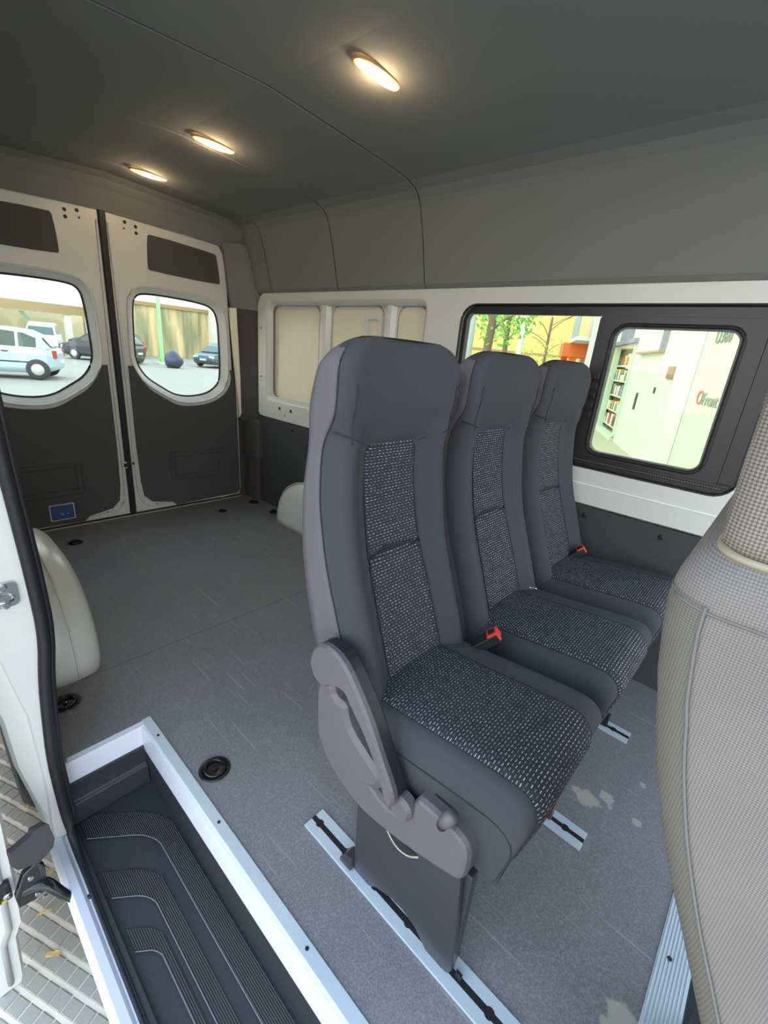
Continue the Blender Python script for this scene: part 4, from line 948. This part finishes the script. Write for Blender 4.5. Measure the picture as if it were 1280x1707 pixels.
# silver hatchback: its near rear wheel stands at the measured spot
wp = at(67,633,2,GZ); hd_ = math.atan2(-.42,1.0)
lo = Matrix.Rotation(hd_,3,'Z') @ Vector((1.42,-.76,0))
car('car', 'silver blue hatchback seen side-on through the left rear window', (wp.x-lo.x, wp.y-lo.y, GZ), hd_, SILV, L_=3.9, H_=1.56)
p = at(232,606,2,GZ); car('car', 'white car with dark tailgate at the left edge of the right rear window', (p.x-1.4, p.y+1.0, GZ), -.9, CBLK, L_=4.1, H_=1.55)
p = at(352,613,2,GZ); car('car', 'dark teal saloon parked at the right side of the right rear window', (p.x+1.2, p.y+.9, GZ), .55, CTEAL, L_=4.2, H_=1.45)
p = at(92,592,2,GZ); car('car', 'white car facing forward under the shelter beyond the silver hatchback', (p.x, p.y+2, GZ), 1.25, CWHT, L_=4.2, H_=1.75)
p = at(142,592,2,GZ); car('car', 'grey off-road car at the right edge of the left rear window', (p.x+1.6, p.y+.8, GZ), -.35, CDGR, suv=True, L_=4.4, H_=1.8)
# black bin bag
p = at(290,613,2,GZ); bb = MB()
rows = []
for k in range(9):
    a = k/8; r_ = .50*math.sin(PI*min(1,.12+a*.88))**.6*(1-.25*a)+.03; rows.append([Vector((r_*(1+.10*math.sin(3*q_+k))*math.cos(q_), r_*(1+.10*math.cos(4*q_+k))*math.sin(q_), a*.95)) for q_ in [2*PI*i/16 for i in range(16)]])
o = bb.loft(rows).build('rubbish_bag', mat('dark_blue_plastic', (56,62,84), .35), smooth=True); o.location = (p.x,p.y,GZ); tag(o, 'dark blue rubbish bag on the road beside the green pole', 'bag')
# green pole
p = at(271,607,2,GZ); pl = thing('street_pole', 'pale green street pole standing before the stained wall', 'pole', (p.x,p.y,GZ))
MB().lathe([(.17,0),(.17,.4),(.11,.5),(.09,7)], (0,0,0), n=14).build('shaft', mat('green_pole_paint', (140,204,130), .6), pl, smooth=True)
box('base_collar', (-.3,-.3,0),(.3,.3,.12), GROUT, pl)

# ------------------------------------------------------------------ outside: buildings behind
STUC = mat('cream_stucco', (200,186,146), .9, noise=.06, nscale=.8); STREAK = streak_mat('stained_render', (128,132,98), (206,184,136), 1.6, .22)
WBLD = mat('white_building', (216,214,204), .9, noise=.03, nscale=.5); TAN = mat('tan_beam', (150,128,86), .85); OCH = mat('ochre', (206,184,106), .9, noise=.08, nscale=.5)
def bldg(name, label, cat='building'): return thing(name, label, cat, (0,0,GZ))
def BX(a, b): return MB().box((a[0],a[1],a[2]-GZ),(b[0],b[1],b[2]-GZ))
sh = bldg('car_shelter', 'open car shelter with white fascia and tan beam behind the silver hatchback', 'shelter')
z0 = 2.1
BX((-8,40,2.35),(11.0,41,5.6)).build('fascia', WBLD, sh); BX((-8,39.8,1.75),(10.9,40,2.35)).build('beam', TAN, sh)
BX((9.6,39.9,GZ),(10.0,40.3,1.75)).build('column', WBLD, sh); BX((2.0,39.9,GZ),(2.4,40.3,1.75)).build('column', WBLD, sh)
BX((-8,46,GZ),(11,46.3,4)).build('back_wall', STUC, sh)
for k in range(4):  # diagonal glass reflections modelled as pale slanted bars
    MB().add([(x+dx, 41+dy, z-GZ) for dy in (0,.12) for x,z,dx in ((4.6+k*2.2-4,1.7,0),(4.9+k*2.2-4,1.7,0),(6.4+k*2.2-4,-.4,0),(6.1+k*2.2-4,-.4,0))], [(0,1,2,3),(7,6,5,4),(0,4,5,1),(1,5,6,2),(2,6,7,3),(3,7,4,0)]).build('brace', mat('pale_green_brace', (170,206,190), .7) if k == 0 else bpy.data.materials['pale_green_brace'], sh)
wv = bldg('boundary_wall', 'tall cream wall stained with moss streaks behind the green pole', 'wall')
BX((11.0,37.5,GZ),(19.0,38,2.9)).build('wall_face', STREAK, wv); BX((10.9,37.35,2.9),(19.1,38.1,3.15)).build('coping', TAN, wv)
wb_ = bldg('house', 'bright white house to the right of the stained wall'); BX((19.0,36,GZ),(27,44,7)).build('wall_face', WBLD, wb_); BX((21.5,35.9,.3),(22.6,36.0,1.8)).build('window', CGL, wb_); BX((19,35.8,2.6),(27,36,2.75)).build('cornice', STUC, wb_)
uh = bldg('block', 'cream apartment block rising above the car shelter'); BX((-12,52,GZ),(14,60,14)).build('wall_face', STUC, uh)
for k in range(8): BX((-8+k*2.6,51.9,5.4),(-6.9+k*2.6,52,7.2)).build('window', CGL, uh)
uk = bldg('block', 'pale block far off above the stained wall'); BX((15,55,GZ),(46,62,5.5)).build('wall_face', WBLD, uk)
for k in range(8): BX((16+k*3.4,54.9,2.2),(17.4+k*3.4,55,4.0)).build('window', CGL, uk)

# ------------------------------------------------------------------ outside: corner building seen in the side window
A0 = Vector((11.695,2.815,0)); UU = Vector((.897,.442,0)).normalized(); NN = Vector((UU.y,-UU.x,0))      # NN points away from the van
cb = thing('corner_building', 'white rendered building with shopfront and boxed bay across the street', 'building', (A0.x,A0.y,GZ), math.atan2(UU.y,UU.x))
def CB(u0, u1, z0, z1, n0, n1, name, m, parent=cb, **k):     # n0/n1: depth behind (+) or in front (-) of the wall face
    return MB().box((u0,-n1,z0-GZ),(u1,-n0,z1-GZ)).build(name, m, parent, **k)
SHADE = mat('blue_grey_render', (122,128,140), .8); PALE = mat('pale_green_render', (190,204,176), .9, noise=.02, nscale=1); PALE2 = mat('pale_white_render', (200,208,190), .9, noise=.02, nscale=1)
MB().plate([[(-3.15,0),(9.1,0),(9.1,6.5),(-3.15,6.5)],[(1.55,.18),(5.3,.18),(5.3,2.55),(1.55,2.55)]], lambda u,z:(u,0,z), lambda u,z:(u,-.3,z)).build('wall_panel', PALE2, cb)
CB(-9,-3.2,GZ,6,0,.3,'wall_panel',PALE); CB(-3.22,-3.13,GZ,6,.02,.1,'panel_joint',TRM)
CB(-1.10,.85,1.70,6,-.12,0,'bay_box',PALE2); CB(-1.12,-1.10,1.70,6,-.12,0,'bay_side',SHADE)  # bay side: white render with its shade put into a grey colour
CB(-1.12,.85,1.66,1.70,-.125,0,'bay_soffit',TAN)
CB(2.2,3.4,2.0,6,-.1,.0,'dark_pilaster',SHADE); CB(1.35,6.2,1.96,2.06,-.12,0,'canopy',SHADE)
CB(4.9,5.3,-.47,1.9,-.05,.1,'shop_frame',mat('pale_shop_frame',(190,210,190),.5)); CB(4.0,4.1,-.47,1.9,-.05,.1,'shop_frame',bpy.data.materials['pale_shop_frame']); CB(1.5,1.6,-.47,1.9,-.05,.1,'shop_frame',bpy.data.materials['pale_shop_frame'])
CB(1.5,5.3,-.65,-.42,-.1,.1,'shop_sill',PALE)
CB(1.5,5.3,-.5,1.95,.30,.36,'shop_back',mat('shop_interior',(120,104,70),.8))
CB(2.3,3.6,1.35,1.75,.26,.29,'shop_light',mat('shop_glow',(255,240,170),.5,emit=(255,236,150),estr=1.0))
cols = [mat('pack_'+n,c,.6) for n,c in (('red',(190,90,70)),('yellow',(220,196,90)),('green',(110,150,90)),('teal',(90,170,176)),('brown',(120,90,60)),('white',(220,220,205)))]
for r_ in range(5):
    CB(1.6,5.2,-.3+r_*.42,-.26+r_*.42,.08,.28,'shelf',PALE)
for ci, cm in enumerate(cols):
    mb = MB()
    for k in range(26):
        u = random.uniform(1.7,5.1); r_ = random.randrange(5); h_ = random.uniform(.15,.32); z_ = -.26+r_*.42
        mb.box((u,-.24,z_-GZ),(u+random.uniform(.08,.2),-.10+ci*.004,z_+h_-GZ))
    mb.build('shop_goods', cm, cb, kind='stuff')
CB(-2.12,-1.75,1.17,1.39,-.03,0,'plaque',mat('brown_plaque',(150,112,90),.6)); CB(.10,.24,.42,.80,-.02,0,'wall_slot',TRM); CB(-1.2,-1.12,.86,.98,-.02,0,'keypad',TRM)
CB(8.8,9.15,GZ,6,-.25,.3,'corner_column',WBLD)
def text(body, u, z, size, m, sh_=0):
    c = bpy.data.curves.new('lettering','FONT'); c.body = body; c.size = size; c.extrude = .006
    o = bpy.data.objects.new('lettering', c); COL.objects.link(o)
    dg = bpy.context.evaluated_depsgraph_get(); me = bpy.data.meshes.new_from_object(o.evaluated_get(dg)); bpy.data.objects.remove(o, do_unlink=True)
    me.materials.clear(); me.materials.append(m)
    o = bpy.data.objects.new('lettering', me); COL.objects.link(o); o.parent = cb
    # wall face looks towards +local y; reading direction from the van runs towards -u
    o.matrix_local = Matrix(((-1,0,0,u),(0,0,1,.012),(0,1,0,z-GZ),(0,0,0,1))); return o
text('O', -3.60, .84, .30, mat('sign_red',(190,84,76),.6)); text('Front', -3.84, .84, .26, mat('sign_grey_green',(120,140,116),.6)); text('U360', -3.62, 1.72, .26, mat('sign_grey',(112,124,104),.6))
text('2', -4.75, 1.06, .16, bpy.data.materials['sign_grey_green'])
# pavement in front of it
sw = MB().box((-9,.0,-.0),(30,2.6,.12)); swo = sw.build('sidewalk', mat('sidewalk_concrete',(176,166,136),.9,noise=.06,nscale=3)); swo.location = (A0.x,A0.y,GZ-.02); swo.rotation_euler = (0,0,math.atan2(UU.y,UU.x)); struct(swo)
# house further along with orange portico and balcony
ob_ = thing('portico_house', 'house with orange portico and pale balcony slab further along the street', 'house', (A0.x,A0.y,GZ), math.atan2(UU.y,UU.x))
ORG = mat('orange_render',(232,120,60),.85)
CB(9.3,15,GZ,6,.05,3,'wall_face',STUC,ob_)
CB(9.3,12,2.35,2.5,-.75,.04,'balcony_slab',WBLD,ob_); CB(9.3,12,2.5,3.4,-.75,-.71,'balcony_rail',mat('rail_panel',(150,162,166),.6),ob_)
CB(12.0,14,1.75,2.35,-1.0,.04,'portico_roof',ORG,ob_); CB(12.1,12.4,GZ,1.75,-.62,-.32,'portico_column',ORG,ob_); CB(13.5,13.8,GZ,1.75,-.9,-.6,'portico_column',ORG,ob_)
CB(10.0,11.2,GZ,1.7,-.0,.05,'door',CGL,ob_); CB(12.6,13.4,GZ,1.5,.0,.05,'door',TRM,ob_)
# yellow building closing the view
yb_ = thing('yellow_building', 'yellow rendered building closing the view behind the trees', 'building', (46,25,GZ), -.75)
MB().box((-16,0,0),(16,6,10)).build('wall_face', OCH, yb_)
MB().box((-16,-.1,3.0),(16,0,3.2)).build('string_course', TAN, yb_)
for k in range(9): MB().box((-14+k*3.3,-.06,.9),(-12.9+k*3.3,.02,2.3)).build('window', CGL, yb_)

# ------------------------------------------------------------------ outside: trees
LEAF = mat('leaf_green',(118,176,58),.7,noise=.25,nscale=2); LEAF2 = mat('leaf_yellow_green',(170,190,80),.7,noise=.25,nscale=2)
BARK = mat('bark_brown',(128,108,88),.9,noise=.2,nscale=6); BARKW = mat('bark_whitewashed',(226,220,204),.9,noise=.06,nscale=5)
def tree(name, label, p, h, r, bark, leaf, lean=0, crown=1.6, n=500, zc=2.4):
    t = thing(name, label, 'tree', (p.x,p.y,GZ))
    pth = smooth_path([(0,0,0),(lean*.3,0,h*.35),(lean,0,h*.7),(lean*1.2,0,h)],1)
    MB().tube(pth, [r*(1-.35*i/(len(pth)-1)) for i in range(len(pth))], 10).build('trunk', bark, t, smooth=True)
    br2 = MB()
    for k in range(6):
        a = k*1.05; z_ = h*(.55+.07*k); br2.tube(smooth_path([(lean*z_/h,0,z_),(lean+crown*.4*math.cos(a),crown*.4*math.sin(a),z_+.5),(lean+crown*.8*math.cos(a),crown*.8*math.sin(a),z_+.7)],1), r*.22, 6)
    br2.build('branches', bark, t, smooth=True, kind='stuff')
    lm = MB()
    for k in range(n):
        while True:
            v = Vector((random.uniform(-1,1),random.uniform(-1,1),random.uniform(-1,1)))
            if .3 < v.length < 1: break
        c = Vector((lean,0,zc-GZ+.3))+Vector((v.x*crown,v.y*crown,v.z*crown*.8)); s2 = random.uniform(.07,.16)
        a = Vector((random.uniform(-1,1),random.uniform(-1,1),random.uniform(-1,1))).normalized(); b = a.orthogonal().normalized()
        lm.add([c-a*s2, c+b*s2*.45, c+a*s2, c-b*s2*.45+a.cross(b)*s2*.2], [(0,1,2,3)])
    lm.build('foliage', leaf, t, kind='stuff')
    return t
G_ = lambda px, X: Vector((at(px,560,0,X).x, at(px,560,0,X).y, GZ))
tree('tree','leafy tree with brown leaning trunk left of centre in the side window', G_(812,14), 5, .17, BARK, LEAF, lean=.25, crown=1.7, n=620, zc=2.7)
tree('tree','tree with whitewashed trunk in the middle of the side window', G_(868,18), 5, .13, BARKW, LEAF2, lean=.15, crown=1.1, n=120, zc=3.4)
tree('tree','slim grey-trunked tree behind the middle seat head', G_(846,22), 5, .15, BARK, LEAF, lean=-.1, crown=1.3, n=360, zc=2.9)
tree('tree','sparse yellow-green tree before the yellow building', G_(915,26), 4.5, .10, BARK, LEAF2, crown=2.0, n=420, zc=1.0)
p = G_(783,10.5); sp2 = tag(MB().lathe([(.11,0),(.10,7)], (0,0,0), n=12).build('lamp_post', mat('pale_post_paint',(176,190,186),.6), smooth=True), 'pale grey post at the left end of the side window', 'post'); sp2.location = (p.x,p.y,GZ)
